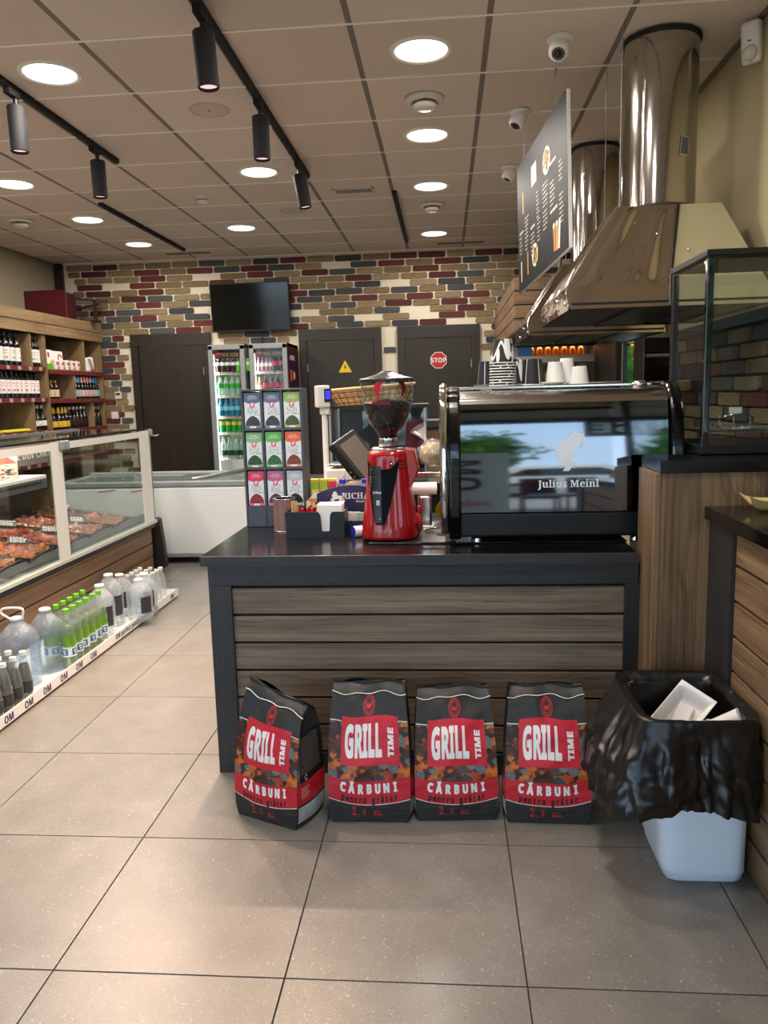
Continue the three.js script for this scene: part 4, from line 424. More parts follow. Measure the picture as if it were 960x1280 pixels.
// ================================================================ MEAT DISPLAY CASE (left)
const CX = -1.42, CE = -3.95, CS = 1.2;   // glass plane, far end, near end
{ const c = thing('meat_display_case', 'long refrigerated glass meat case with brown slatted base at left', 'display case', [-1.9, 0, (CE + CS) / 2]); const L = CS - CE, lx = (x) => x + 1.9, lz = (z) => z - (CE + CS) / 2;
  part(c, 'carcass', box(0.86, 0.4, L - 0.1), M.matte, lx(-1.89), 0.24, 0.02); part(c, 'kick_plate', box(0.8, 0.05, L - 0.1), M.black, lx(-1.87), 0.025, 0);
  for (let k = 0; k < 4; k++) part(c, 'slat', grain(0.02, 0.1, L - 0.12, 2, 0.002), M.caseWood, lx(CX - 0.012), 0.315 - k * 0.11, 0.05);
  part(c, 'slat_cap', grain(0.02, 0.012, L - 0.12, 2, 0.002), std(0x9a6a42, 0.5), lx(CX - 0.01), 0.376, 0.05); part(c, 'bumper_strip', box(0.03, 0.034, L, 0.004), M.black, lx(CX - 0.004), 0.402, 0); part(c, 'glass_rail', box(0.05, 0.024, L, 0.003), std(0xcfcdbf, 0.35, 0.2), lx(CX - 0.01), 0.431, 0);
  const ep = new THREE.Shape(); ep.moveTo(0.0, 0.03); ep.lineTo(0.045, 0.03); ep.quadraticCurveTo(0.06, 0.05, 0.055, 0.1); ep.lineTo(0.025, 0.43); ep.quadraticCurveTo(0.02, 0.45, 0, 0.45); ep.lineTo(-0.9, 0.45); ep.lineTo(-0.9, 0.03); ep.closePath();
  part(c, 'end_panel', extr(ep, 0.05, 0.006), std(0x2a211b, 0.5), lx(CX), 0, lz(CE) - 0.055);
  part(c, 'well_floor', at(box(0.8, 0.02, L - 0.16), 0, 0, 0, 0, 0, -0.12), std(0x33373a, 0.45, 0.4), lx(-1.86), 0.5, 0); part(c, 'front_apron', at(box(0.02, 0.1, L - 0.12), 0, 0, 0, 0, 0, 0.6), M.midgrey, lx(-1.475), 0.455, 0); for (let k = 0; k < 2; k++) part(c, 'air_return', box(0.03, 0.006, L - 0.3), M.black, lx(-1.5 - 0.045 * k), 0.462 + 0.008 * k, 0, 0, 0, -0.3);
  part(c, 'back_wall', box(0.03, 0.42, L - 0.6), std(0x2b211c, 0.5), lx(-2.2), 0.66, 0.25); part(c, 'service_shelf', box(0.42, 0.03, L - 0.55, 0.005), M.white, lx(-2.28), 0.872, 0.23); part(c, 'shelf_lip', box(0.012, 0.075, L - 0.55, 0.003), M.midgrey, lx(-2.075), 0.825, 0.23); for (let k = 0; k < 40; k++) part(c, 'grille_slot', box(0.006, 0.018, 0.022), M.black, lx(-2.069), 0.835, lz(-3.35) + k * 0.038);
  part(c, 'back_shell', box(0.03, 0.9, L - 0.1), std(0x3a302a, 0.6), lx(-2.5), 0.45, 0.05);
  const zs = [[CE + 0.015, -2.475], [-2.445, -0.95], [-0.92, CS]];
  zs.forEach(([a, b], i) => { const p = part(c, 'front_pane', box(0.008, 0.745, b - a), M.glass, lx(CX), 0.818, lz((a + b) / 2)); part(p, 'white_border', box(0.01, 0.745, i ? 0.135 : 0.19), M.plastic, 0, 0, -(b - a) / 2 + (i ? 0.07 : 0.12)); part(p, 'white_border', box(0.01, 0.045, b - a - (i ? 0.14 : 0.216)), M.plastic, 0, 0.345, i ? 0.07 : 0.108); part(p, 'glass_edge', box(0.009, 0.75, 0.006), M.glassEdge, 0, 0, -(b - a) / 2); });
  part(c, 'top_pane', box(0.62, 0.01, L), M.glass, lx(CX - 0.31), 1.2, 0); part(c, 'top_edge', box(0.012, 0.012, L), M.black, lx(CX - 0.004), 1.203, 0); part(c, 'top_rear_bar', box(0.05, 0.04, L), M.alu, lx(CX - 0.63), 1.195, 0); part(c, 'lamp_tube', box(0.03, 0.02, L - 0.6), std(0x222222, 0.4, 0, { emissive: 0xfff0e0, emissiveIntensity: 1.5 }), lx(CX - 0.6), 1.168, 0);
  const ll = rectLamp(c, L - 0.6, 0.04, CASE_LAMP, 0xffe8d4, lx(CX - 0.6), 1.15, 0, -Math.PI / 2, 0); ll.rotation.set(-Math.PI / 2, 0, Math.PI / 2);
  part(c, 'end_pane', box(0.98, 0.745, 0.008), M.glass, lx(-1.91), 0.818, lz(CE) + 0.004); for (const z of [-2.43, -2.49]) part(c, 'corner_clip', box(0.05, 0.06, 0.045, 0.01), M.grey, lx(CX + 0.005), 1.165, lz(z)); part(c, 'corner_clip', box(0.05, 0.05, 0.05, 0.012), M.grey, lx(CX), 1.175, lz(CE) + 0.02); part(c, 'lever', tube([[0, 0, 0], [0.05, -0.005, 0], [0.075, 0.005, 0]], 0.005, 8, 6), M.alu, lx(CX), 1.15, lz(CE) - 0.01); for (const x of [-2.0, -1.75]) part(c, 'rear_stay', box(0.03, 0.75, 0.02), M.alu, lx(-2.4), 0.82, lz(x - 1)); }
{ const o = thing('hanging_banner', 'grey banner with white capital lettering behind the meat case glass', 'sign', [-2.32, 1.03, -3.3], Math.PI / 2); part(o, 'board', box(1.5, 0.17, 0.01), std(0x8b8378, 0.6), 0, 0, 0); part(o, 'lettering', text('CARNE ȘI PRODUSELE DIN CARNE'.replace('Ș', 'S'), 0.07, 0.002), M.white, 0.0, 0.0, 0.006); }
{ const o = thing('paper_notice', 'white printed paper notice with pink roof picture standing on the case shelf', 'notice', [-2.12, 0.888, -2.95], 1.2); const tx = canvasTex(128, 128, (c, w, h) => { c.fillStyle = '#e9e2da'; c.fillRect(0, 0, w, h); c.fillStyle = '#c4766a'; c.beginPath(); c.moveTo(0, 50); c.lineTo(64, 0); c.lineTo(128, 50); c.fill(); const q = rng(3); for (let i = 0; i < 26; i++) { c.fillStyle = ['#b8553f', '#777', '#d8b08c', '#4a4a4a'][i % 4]; c.fillRect(q() * 100, 55 + q() * 60, 22 * q() + 4, 9 * q() + 2); } }); part(o, 'sheet', box(0.24, 0.2, 0.003), std(0xffffff, 0.6, 0, { map: tx }), 0, 0.1, 0); part(o, 'stand', box(0.1, 0.01, 0.06), M.clear, 0, 0.005, 0.02); }
{ // trays of meat under film
  const spec = [['orange marinated chicken', 0xc8500e, 0xe88a24], ['yellow marinated chicken', 0xd88a10, 0xe8b040], ['red spiced skewers', 0xb8300c, 0xd0501c], ['orange-red pork strips', 0xb23a1a, 0xd86034], ['brown minced meat', 0x8f5a3e, 0xa87450], ['dark red beef', 0x74342c, 0x8e4a3e], ['pale pink chopped pork', 0xb86450, 0xd89a80], ['pink pork slices', 0xa85444, 0xd08a70]];
  const lump = (() => { const g = new THREE.IcosahedronGeometry(1, 1); const p = g.attributes.position; for (let i = 0; i < p.count; i++) { const k = 1 + 0.3 * (fbm(p.getX(i) * 2 + 5, p.getY(i) * 2 + p.getZ(i) + 5, 6, 3) - 0.45); p.setXYZ(i, p.getX(i) * k, p.getY(i) * k, p.getZ(i) * k); } g.computeVertexNormals(); return g; })();
  const words = ['nearest', 'second', 'third', 'fourth', 'fifth', 'farthest'];
  for (let row = 0; row < 2; row++) for (let k = 0; k < 6; k++) { const z = -1.42 - k * 0.4 - row * 0.06, x = row ? -2.0 : -1.66, y = row ? 0.542 : 0.508, si = row ? [4, 2, 5, 2, 6, 5][k] : [1, 0, 0, 3, 6, 7][k], [nm, c1, c2] = spec[si], q = rng(100 + row * 10 + k), pl = `${words[k]} in the ${row ? 'back' : 'front'} row`;
    const t = thing('meat_tray', `shallow black tray of ${nm}, ${pl}`, 'tray', [x, y, z], 0, 'black meat trays'); t.rotation.set(0, 0.12, -0.16); part(t, 'tray', merge([at(box(0.32, 0.008, 0.37, 0.003), 0, 0.004, 0), at(box(0.32, 0.035, 0.006), 0, 0.018, 0.185, 0.25), at(box(0.32, 0.035, 0.006), 0, 0.018, -0.185, -0.25), at(box(0.006, 0.035, 0.37), 0.16, 0.018, 0, 0, 0, -0.25), at(box(0.006, 0.035, 0.37), -0.16, 0.018, 0, 0, 0, 0.25)]), M.black); part(t, 'film', box(0.31, 0.002, 0.36), phy(0xffffff, 0.04, { transmission: 1, thickness: 0, ior: 1.3, bumpMap: bump, bumpScale: 0.003 }), 0, 0.05, 0);
    const n = 190, im = new THREE.InstancedMesh(lump, phy(0xffffff, 0.32, { clearcoat: 0.35 }), n), d = new THREE.Object3D(), c = new THREE.Color(), a = new THREE.Color(c1), b = new THREE.Color(c2); for (let i = 0; i < n; i++) { d.position.set((q() - 0.5) * 0.28, 0.014 + q() * 0.016, (q() - 0.5) * 0.33); d.rotation.set(q() * 3, q() * 6, q() * 3); const s = 0.01 + 0.011 * q(); d.scale.set(s * 1.7, s * 0.7, s); d.updateMatrix(); im.setMatrixAt(i, d.matrix); im.setColorAt(i, c.lerpColors(a, b, q()).multiplyScalar(0.6 + 0.6 * q())); }
    im.name = numbered('meat_pieces'); im.position.copy(t.position); im.rotation.copy(t.rotation); im.castShadow = im.receiveShadow = true; scene.add(im); tag(im, `${nm} heaped in the tray that is ${pl}`, 'meat', 'meat in the trays', 'stuff');
    if ((k + row) % 2 === 0 || k === 3) { const p = thing('price_card', `black price card on the ${nm}, ${pl}`, 'price card', [x - 0.02, y + 0.075, z - 0.08], 0, 'price cards on the meat'); p.rotation.set(0.55, 0.4, -0.4); const tx = canvasTex(96, 64, (g, w, h) => { g.fillStyle = '#151515'; g.fillRect(0, 0, w, h); g.fillStyle = '#eee'; const z2 = rng(k * 7 + row); for (let j = 0; j < 4; j++) { let xx = 8; while (xx < 80) { const l = 5 + 14 * z2(); g.fillRect(xx, 8 + j * 13, l, 7); xx += l + 4; } } }); part(p, 'card', box(0.12, 0.004, 0.075, 0.001), M.black); part(p, 'print', box(0.112, 0.0012, 0.068), std(0xffffff, 0.5, 0, { map: tx }), 0, 0.003, 0); } } }

// ================================================================ BOTTLED WATER ON THE FLOOR
function strip(label, z0, z1, str) { const o = thing('cardboard_tray', label, 'tray', [-1.16, 0.012, (z0 + z1) / 2], 0, 'cardboard bottle trays'), L = Math.abs(z1 - z0); part(o, 'base', box(0.4, 0.006, L), M.paper, 0, 0.003, 0); part(o, 'front_lip', box(0.004, 0.054, L), M.paper, 0.2, 0.028, 0); part(o, 'rear_lip', box(0.004, 0.045, L), M.paper, -0.2, 0.024, 0); part(o, 'end_lip', box(0.4, 0.045, 0.004), M.paper, 0, 0.024, -L / 2); part(o, 'skid', box(0.36, 0.012, L - 0.04), M.black, 0, -0.006, 0);
  str.forEach(([s, dz, size]) => { const g = text(s, size, 0.001); part(o, 'lettering', g, M.navy, 0.202, 0.026, dz, 0, Math.PI / 2, 0); }); }
strip('near white cardboard bottle tray lettered OM along its front', -0.35, -1.92, [-0.62, -0.45, -0.28, -0.11, 0.06, 0.23, 0.4, 0.57].map((d) => ['OM', -d, 0.034]));
strip('far white cardboard bottle tray lettered with a blue slogan', -1.93, -3.1, [['OM perfect pentru organismul tău'.replace('ă', 'a'), 0.17, 0.03], ['OM', -0.45, 0.03]]);
const jugProfile = (r, h) => { const p = [[0, 0.004], [r * 0.8, 0], [r, 0.015]]; for (let k = 0; k < 7; k++) { const y = 0.03 + k * (h * 0.52 - 0.03) / 7; p.push([r, y], [r * 0.93, y + h * 0.035], [r, y + h * 0.05]); } p.push([r * 1.0, h * 0.6], [r * 0.97, h * 0.68], [r * 0.8, h * 0.78], [r * 0.5, h * 0.87], [0.026, h * 0.93], [0.024, h * 0.97], [0, h * 0.97]); return p; };
function jug(label, p, r, h, m, capM, withLabel, handle, ry) { const o = thing('water_jug', label, 'water jug', p, ry, 'large water jugs'); part(o, 'body', lathe(jugProfile(r, h), 32), m); part(o, 'water', lathe([[0, 0.01], [r * 0.9, 0.012], [r * 0.92, h * 0.6], [r * 0.75, h * 0.76], [r * 0.4, h * 0.87], [0, h * 0.875]], 24), phy(0xf2f8fb, 0.05, { transmission: 0.95, thickness: 0, ior: 1.33 })); part(o, 'cap', lathe([[0, h], [0.026, h - 0.002], [0.029, h - 0.01], [0.029, h * 0.945], [0, h * 0.945]], 20), capM); if (withLabel) part(o, 'label', sheet(10, 1, (u, v) => { const a = -0.45 + 0.9 * u; return [(r + 0.001) * Math.sin(a), h * 0.22 + v * h * 0.38, (r + 0.001) * Math.cos(a)]; }), std(0x3a3440, 0.5, 0, { side: THREE.DoubleSide })); if (handle) part(o, 'handle', tube([[-0.03, h * 0.96, 0], [-0.078, h + 0.02, 0], [-0.074, h + 0.036, 0], [-0.06, h + 0.042, 0], [0.02, h + 0.044, 0], [0.038, h + 0.036, 0], [0.03, h * 0.96, 0]], 0.006, 40, 6), M.white); }
jug('largest bluish water jug with white carrying handle, left in the row', [-1.15, 0.02, -1.31], 0.1, 0.355, M.bluish, std(0xc8d6f0, 0.4), false, true, 0); jug('bluish water jug beside the one with a carrying handle', [-1.12, 0.02, -1.53], 0.092, 0.34, M.bluish, std(0xd6e0f2, 0.4), false, false, 0);
jug('clear wrapped jug with dark label right beside the green capped bottles', [-1.09, 0.02, -2.12], 0.082, 0.32, M.milky, M.white, true, false, 0.9); jug('clear wrapped jug with tall white cap, rear in the wrapped pack', [-1.13, 0.02, -2.34], 0.082, 0.335, M.milky, M.white, true, false, 1.0); jug('clear ribbed jug overhanging the tray edge with a dark label', [-0.965, 0.03, -2.41], 0.082, 0.275, M.milky, M.white, true, false, 0.9); jug('clear jug between the overhanging jug and the far small bottles', [-1.0, 0.02, -2.59], 0.08, 0.28, M.milky, M.white, true, false, 0.7); jug('clear jug hidden behind the overhanging jug at the case', [-1.16, 0.02, -2.57], 0.08, 0.28, M.milky, M.white, true, false, 0.9);
{ const p = thing('green_capped_bottle', '', 'water bottle', [0, 0, 0], 0, 'green capped water bottles'); const tl = canvasTex(256, 64, (c, w, h) => { c.fillStyle = '#dfe9ee'; c.fillRect(0, 0, w, h); c.fillStyle = '#1f5c9a'; for (let i = 0; i < 4; i++) { c.fillRect(i * 64 + 8, 14, 40, 40); c.fillStyle = '#e8f2ee'; c.fillRect(i * 64 + 18, 22, 18, 10); c.fillRect(i * 64 + 22, 38, 16, 8); c.fillStyle = '#1f5c9a'; } c.fillStyle = '#7cc23a'; c.fillRect(0, 0, w, 6); });
  part(p, 'body', lathe([[0, 0.004], [0.03, 0], [0.037, 0.01], [0.036, 0.06], [0.038, 0.075], [0.036, 0.12], [0.037, 0.18], [0.036, 0.22], [0.031, 0.25], [0.02, 0.28], [0.013, 0.295], [0.013, 0.305], [0, 0.305]], 22), M.clear); part(p, 'contents', lathe([[0, 0.006], [0.034, 0.008], [0.034, 0.21], [0.025, 0.24], [0, 0.24]], 18), phy(0xe4eecf, 0.15, { transmission: 0.9, thickness: 0 })); part(p, 'green_band', lathe([[0.0372, 0.128], [0.0375, 0.145], [0.0372, 0.185]], 22), phy(0x86bf3a, 0.3, { transmission: 0.5, side: THREE.DoubleSide })); part(p, 'label', cyl(0.0385, 0.0385, 0.055, 22), std(0xffffff, 0.45, 0, { map: tl }), 0, 0.098, 0); part(p, 'cap', cyl(0.0155, 0.0155, 0.022, 16), M.limeCap, 0, 0.314, 0);
  let first = true; for (let r = 0; r < 2; r++) for (let k = 0; k < 6; k++) { const l = `green capped water bottle, ${ORD[k]} from the left in the ${r ? 'rear' : 'front'} row`, o = first ? p : dup(p, [0, 0, 0], l); first = false; o.userData.label = l; o.position.set(r ? -1.115 : -1.015, 0.02, -1.55 - k * 0.079 - r * 0.01); o.rotation.y = R() * 6; } }
{ const p = thing('small_dark_bottle', '', 'water bottle', [0, 0, 0], 0, 'small dark labelled bottles'); part(p, 'body', lathe([[0, 0.003], [0.03, 0], [0.033, 0.008], [0.033, 0.1], [0.03, 0.13], [0.022, 0.18], [0.014, 0.21], [0.013, 0.225], [0, 0.225]], 20), M.clear); part(p, 'contents', lathe([[0, 0.004], [0.031, 0.006], [0.031, 0.1], [0.028, 0.13], [0.02, 0.18], [0, 0.185]], 18), phy(0x9a9c96, 0.2, { transmission: 0.8, thickness: 0 })); part(p, 'label', cyl(0.0338, 0.0338, 0.055, 20), std(0x3b3a3a, 0.45), 0, 0.07, 0); part(p, 'cap', cyl(0.0155, 0.0155, 0.018, 16), M.white, 0, 0.232, 0);
  let first = true; for (let r = 0; r < 3; r++) for (let k = 0; k < 4; k++) { const l = `small grey-labelled white-capped bottle, ${ORD[k]} from the front, ${['aisle side', 'middle', 'case side'][r]} row`, o = first ? p : dup(p, [0, 0, 0], l); first = false; o.userData.label = l; o.position.set(-1.02 - r * 0.072, 0.02, -0.86 - k * 0.085); } }
{ const p = thing('small_clear_bottle', '', 'water bottle', [0, 0, 0], 0, 'small clear bottles at the far end'); part(p, 'body', lathe([[0, 0.003], [0.03, 0], [0.032, 0.008], [0.031, 0.06], [0.032, 0.12], [0.028, 0.16], [0.016, 0.2], [0.0135, 0.215], [0, 0.215]], 18), M.milky); part(p, 'cap', cyl(0.0165, 0.0165, 0.018, 14), M.white, 0, 0.223, 0);
  let first = true; for (let r = 0; r < 3; r++) for (let k = 0; k < 4; k++) { const l = `small clear bottle, far tray end, ${ORD[k]} from the front, ${['aisle side', 'middle', 'case side'][r]} row`, o = first ? p : dup(p, [0, 0, 0], l); first = false; o.userData.label = l; o.position.set(-1.03 - r * 0.075, 0.02, -2.74 - k * 0.075); } }

// ================================================================ WINE SHELF
const SX = -2.95;   // shelf front
{ const s = thing('wine_shelf', 'tall light oak wall shelf with red price strips holding wine bottles', 'shelf', [-3.19, 0, -5.1]), lx = (x) => x + 3.19, lz = (z) => z + 5.1, Z0 = -6.58, Z1 = -3.2, zm = (Z0 + Z1) / 2, L = Z1 - Z0;
  part(s, 'back_panel', grain(0.02, 2.3, L, 2), M.shelfWood, lx(-3.42), 1.15, lz(zm)); for (let k = 0; k < 2; k++) for (const [a, b] of [[Z0, -5.28], [-5.28, Z1]]) part(s, 'top_fascia', grain(0.03, 0.1, b - a - 0.003, 2, 0.002), M.shelfWood, lx(SX + 0.005), 2.265 - k * 0.107, lz((a + b) / 2)); part(s, 'top_board', grain(0.47, 0.03, L, 2), M.shelfWood, lx(-3.19), 2.3, lz(zm));
  const up = (z, y0, y1, w = 0.03) => part(s, 'upright', grain(0.44, y1 - y0, w, 1, 0.001), M.shelfWood, lx(SX - 0.225), (y0 + y1) / 2, lz(z)); up(Z0 + 0.015, 0, 2.2, 0.03); up(-5.28, 0, 2.2, 0.06); up(Z1 - 0.015, 0, 2.2);
  for (const [a, b, ys] of [[Z0, -5.28, [1.765, 1.47, 1.155, 0.85]], [-5.28, Z1, [1.785, 1.485, 1.165, 0.85]]]) for (const y of ys) { part(s, 'shelf_board', grain(0.45, 0.025, b - a - 0.05, 2), M.shelfWood, lx(SX - 0.225), y - 0.0125, lz((a + b) / 2)); const st = part(s, 'price_strip', box(0.008, 0.042, b - a - 0.05), std(0x6b2427, 0.5), lx(SX + 0.004), y - 0.02, lz((a + b) / 2)); if (a > Z0) for (let k = 0; k < 10; k++) part(st, 'price_tag', box(0.004, 0.034, 0.055), std(0x9a9484, 0.6), 0.005, 0, -(b - a) / 2 + 0.14 + k * 0.19); }
  up(-6.14, 1.765, 2.1, 0.025); up(-5.86, 1.47, 1.74, 0.025); up(-6.26, 1.155, 1.45, 0.025); up(-4.98 - 0.04, 1.785, 2.1, 0.025); up(-4.98, 1.165, 1.46, 0.025); }
function wine(kind) { const o = thing(kind.name, '', 'bottle', [0, 0, 0], 0); const r = kind.r, h = kind.h, sh = kind.sh ?? 0.62; part(o, 'body', lathe([[0, 0.004], [r * 0.9, 0], [r, 0.006], [r, h * sh], [r * 0.85, h * (sh + 0.06)], [r * 0.42, h * (sh + 0.14)], [r * 0.36, h * 0.97], [r * 0.4, h * 0.975], [r * 0.4, h], [0, h]], 20), kind.m); part(o, 'label', cyl(r + 0.0008, r + 0.0008, kind.lh, 20), kind.lm, 0, kind.ly, 0); if (kind.cap) part(o, 'capsule', lathe([[0, h + 0.002], [r * 0.44, h + 0.001], [r * 0.44, h * 0.95], [r * (kind.big ? 0.62 : 0.4), h * (kind.big ? 0.72 : 0.86)]], 16), kind.cap); return o; }
const lab = (c, d) => std(0xffffff, 0.7, 0, { map: canvasTex(128, 64, (x, w, h) => { x.fillStyle = c; x.fillRect(0, 0, w, h); x.fillStyle = d; for (let i = 0; i < 4; i++) { x.fillRect(12 + i * 32, 14, 18, 3); x.fillRect(10 + i * 32, 26, 22, 2); x.fillRect(14 + i * 32, 44, 14, 8); } }) });
const whiteLab = lab('#dcdad2', '#8a8484'), pinkLab = lab('#ddd8d2', '#b05060'), yellowLab = lab('#d8ac2a', '#6a4a10'), creamLab = lab('#cdb68a', '#5a4020'), greyLab = lab('#9fb0b2', '#5a6a6e'), roseLab = lab('#d0a8a4', '#90605c');
function row(kind, n, z0, dz, x, y, where, group, rows = 1) { const p = wine(kind); let f = true; for (let i = 0; i < n; i++) { const l = `${kind.look}, ${ORD[i]} from left, ${where}`, o = f ? p : dup(p, [0, 0, 0], l); f = false; Object.assign(o.userData, { label: l, group }); o.position.set(x + rr(-0.006, 0.006), y, z0 - i * dz); o.rotation.y = R() * 6; } }
const K1 = { name: 'wine_bottle', look: 'dark wine bottle with white label', r: 0.038, h: 0.31, m: M.darkGlass, lm: whiteLab, lh: 0.125, ly: 0.105, cap: M.black };
row(K1, 8, -4.2, 0.095, -3.02, 1.787, 'top left shelf', 'white label wines, top left'); row({ ...K1, look: 'red-topped wine bottle with white label', r: 0.036, cap: std(0x5a1a1c, 0.4) }, 4, -5.045, 0.062, -3.02, 1.787, 'by the top left upright', 'red topped wines');
row({ ...K1, look: 'dark wine bottle with green neck and white label', h: 0.29, cap: std(0x2f5a2a, 0.4), lm: pinkLab }, 12, -4.2, 0.088, -3.02, 1.487, 'middle left shelf', 'green necked wines');
row({ name: 'sparkling_wine_bottle', look: 'sparkling wine with pale teal foil neck', r: 0.04, h: 0.245, sh: 0.5, m: M.darkGlass, lm: greyLab, lh: 0.07, ly: 0.06, cap: M.teal, big: true }, 3, -5.92, 0.075, -3.02, 1.472, 'middle right shelf', 'teal foil sparkling wines'); row({ name: 'sparkling_wine_bottle', look: 'sparkling wine with pink foil neck', r: 0.04, h: 0.245, sh: 0.5, m: M.darkGlass, lm: roseLab, lh: 0.07, ly: 0.06, cap: M.pink, big: true }, 4, -6.145, 0.075, -3.02, 1.472, 'middle right shelf', 'pink foil sparkling wines'); row({ name: 'sparkling_wine_bottle', look: 'sparkling wine with bright blue foil neck', r: 0.04, h: 0.24, sh: 0.5, m: M.darkGlass, lm: greyLab, lh: 0.07, ly: 0.06, cap: M.blueFoil, big: true }, 2, -6.44, 0.07, -3.02, 1.472, 'middle right shelf', 'blue foil sparkling wines');
row({ name: 'liqueur_bottle', look: 'small dark bottle with cream label', r: 0.037, h: 0.19, m: M.brownGlass, lm: creamLab, lh: 0.07, ly: 0.06, cap: M.gold }, 3, -5.38, 0.085, -3.02, 1.472, 'left end of middle right shelf', 'cream label bottles');
row({ name: 'sparkling_wine_bottle', look: 'dark bottle with yellow label and gold foil neck', r: 0.04, h: 0.23, sh: 0.5, m: M.darkGlass, lm: yellowLab, lh: 0.06, ly: 0.055, cap: M.gold, big: true }, 5, -5.38, 0.088, -3.02, 1.157, 'lower right shelf', 'yellow label bottles'); row({ name: 'brandy_bottle', look: 'dark brandy bottle with silver cap', r: 0.04, h: 0.23, sh: 0.5, m: M.brownGlass, lm: std(0x1a120c, 0.5), lh: 0.05, ly: 0.06, cap: M.silver }, 5, -5.81, 0.084, -3.02, 1.157, 'lower right shelf', 'silver capped brandies'); row({ name: 'brandy_bottle', look: 'narrow dark bottle with white cap', r: 0.037, h: 0.22, sh: 0.5, m: M.brownGlass, lm: std(0x1a120c, 0.5), lh: 0.05, ly: 0.06, cap: M.silver }, 3, -6.34, 0.08, -3.02, 1.157, 'last lower compartment', 'white capped bottles');
row({ name: 'rum_bottle', look: 'dark rum bottle with long silver neck', r: 0.043, h: 0.25, sh: 0.45, m: M.brownGlass, lm: whiteLab, lh: 0.05, ly: 0.07, cap: M.silver }, 3, -5.05, 0.085, -3.02, 1.167, 'lower left narrow compartment', 'long necked rum bottles');
for (let i = 0; i < 5; i++) { const o = thing('yellow_packet', `flat yellow packet lying on the lower left shelf, ${ORD[i]} from left`, 'packet', [-3.05, 1.167, -4.25 - i * 0.15], 0.3 * i, 'flat yellow packets'); part(o, 'pouch', box(0.16, 0.028, 0.13, 0.012), std(0xd2c032, 0.4), 0, 0.014, 0); part(o, 'seal', box(0.16, 0.004, 0.02, 0.001), M.yellow, 0, 0.012, 0.07); }
{ const o = thing('tea_carton', 'tall white and green carton on the top right shelf', 'carton', [-3.02, 1.767, -5.4]); part(o, 'carton', box(0.08, 0.2, 0.12, 0.003), M.paper, 0, 0.1, 0); part(o, 'green_band', box(0.082, 0.06, 0.122), M.green, 0, 0.031, 0); part(o, 'emblem', box(0.004, 0.05, 0.03), M.redPlain, 0.041, 0.15, 0.01); part(o, 'fruit', new THREE.SphereGeometry(0.022, 12, 8), M.yellow, 0.03, 0.08, -0.03); }
{ const o = thing('gift_carton', 'white carton with red swirl behind the small packets, top right shelf', 'carton', [-3.1, 1.767, -5.66]); part(o, 'carton', box(0.14, 0.2, 0.26, 0.003), M.paper, 0, 0.1, 0); part(o, 'swirl', new THREE.TorusGeometry(0.035, 0.007, 6, 20, 4), M.redPlain, 0.071, 0.13, -0.06, 0, Math.PI / 2, 0); }
for (let i = 0; i < 5; i++) { const o = thing('snack_pouch', `small white snack pouch, top right shelf, ${ORD[i]} from left`, 'pouch', [-3.0, 1.767, -5.56 - i * 0.118], 0, 'small white snack pouches'); part(o, 'pouch', box(0.05, 0.11, 0.09, 0.018), std(0xe0d6cc, 0.5), 0, 0.055, 0); part(o, 'print', box(0.003, 0.03, 0.05), std(0xb8504a, 0.5), 0.025, 0.07, 0); part(o, 'gold_corner', box(0.003, 0.03, 0.028), M.gold, 0.025, 0.025, -0.02); }
{ const o = thing('striped_bag', 'white bag with red and blue stripes on the last top shelf', 'bag', [-3.0, 1.767, -6.3]); part(o, 'bag', box(0.07, 0.16, 0.2, 0.03, 3), M.paper, 0, 0.08, 0, 0.15); part(o, 'stripe', box(0.074, 0.15, 0.03, 0.01), M.redPlain, 0.001, 0.08, -0.02, 0.5); part(o, 'stripe', box(0.074, 0.14, 0.02, 0.008), std(0x2a3a70, 0.5), 0.001, 0.08, 0.02, 0.5); }
{ const o = thing('red_crate', 'dark red board crate standing on top of the wine shelf', 'crate', [-3.22, 2.318, -6.02]); part(o, 'front_board', box(0.46, 0.3, 0.02, 0.003), std(0x5a0f18, 0.45), 0, 0.15, 0.12); part(o, 'body', box(0.44, 0.28, 0.22, 0.004), M.maroon, 0, 0.14, 0); }
{ const o = thing('wooden_stand', 'dark brown wooden frame stand behind the red crate', 'stand', [-2.98, 2.318, -6.38]), w = std(0x2a1712, 0.6); part(o, 'leg', box(0.03, 0.24, 0.03), w, 0.1, 0.12, 0.04); part(o, 'leg', box(0.03, 0.24, 0.03), w, -0.14, 0.12, 0.04); part(o, 'top_rail', box(0.42, 0.03, 0.09), w, 0, 0.25, 0, 0.1, 0.3, -0.1); part(o, 'brace', box(0.3, 0.02, 0.03), w, 0, 0.17, 0.02, 0, 0, 0.2); part(o, 'foot', box(0.08, 0.02, 0.1), w, 0.1, 0.01, 0.04); }

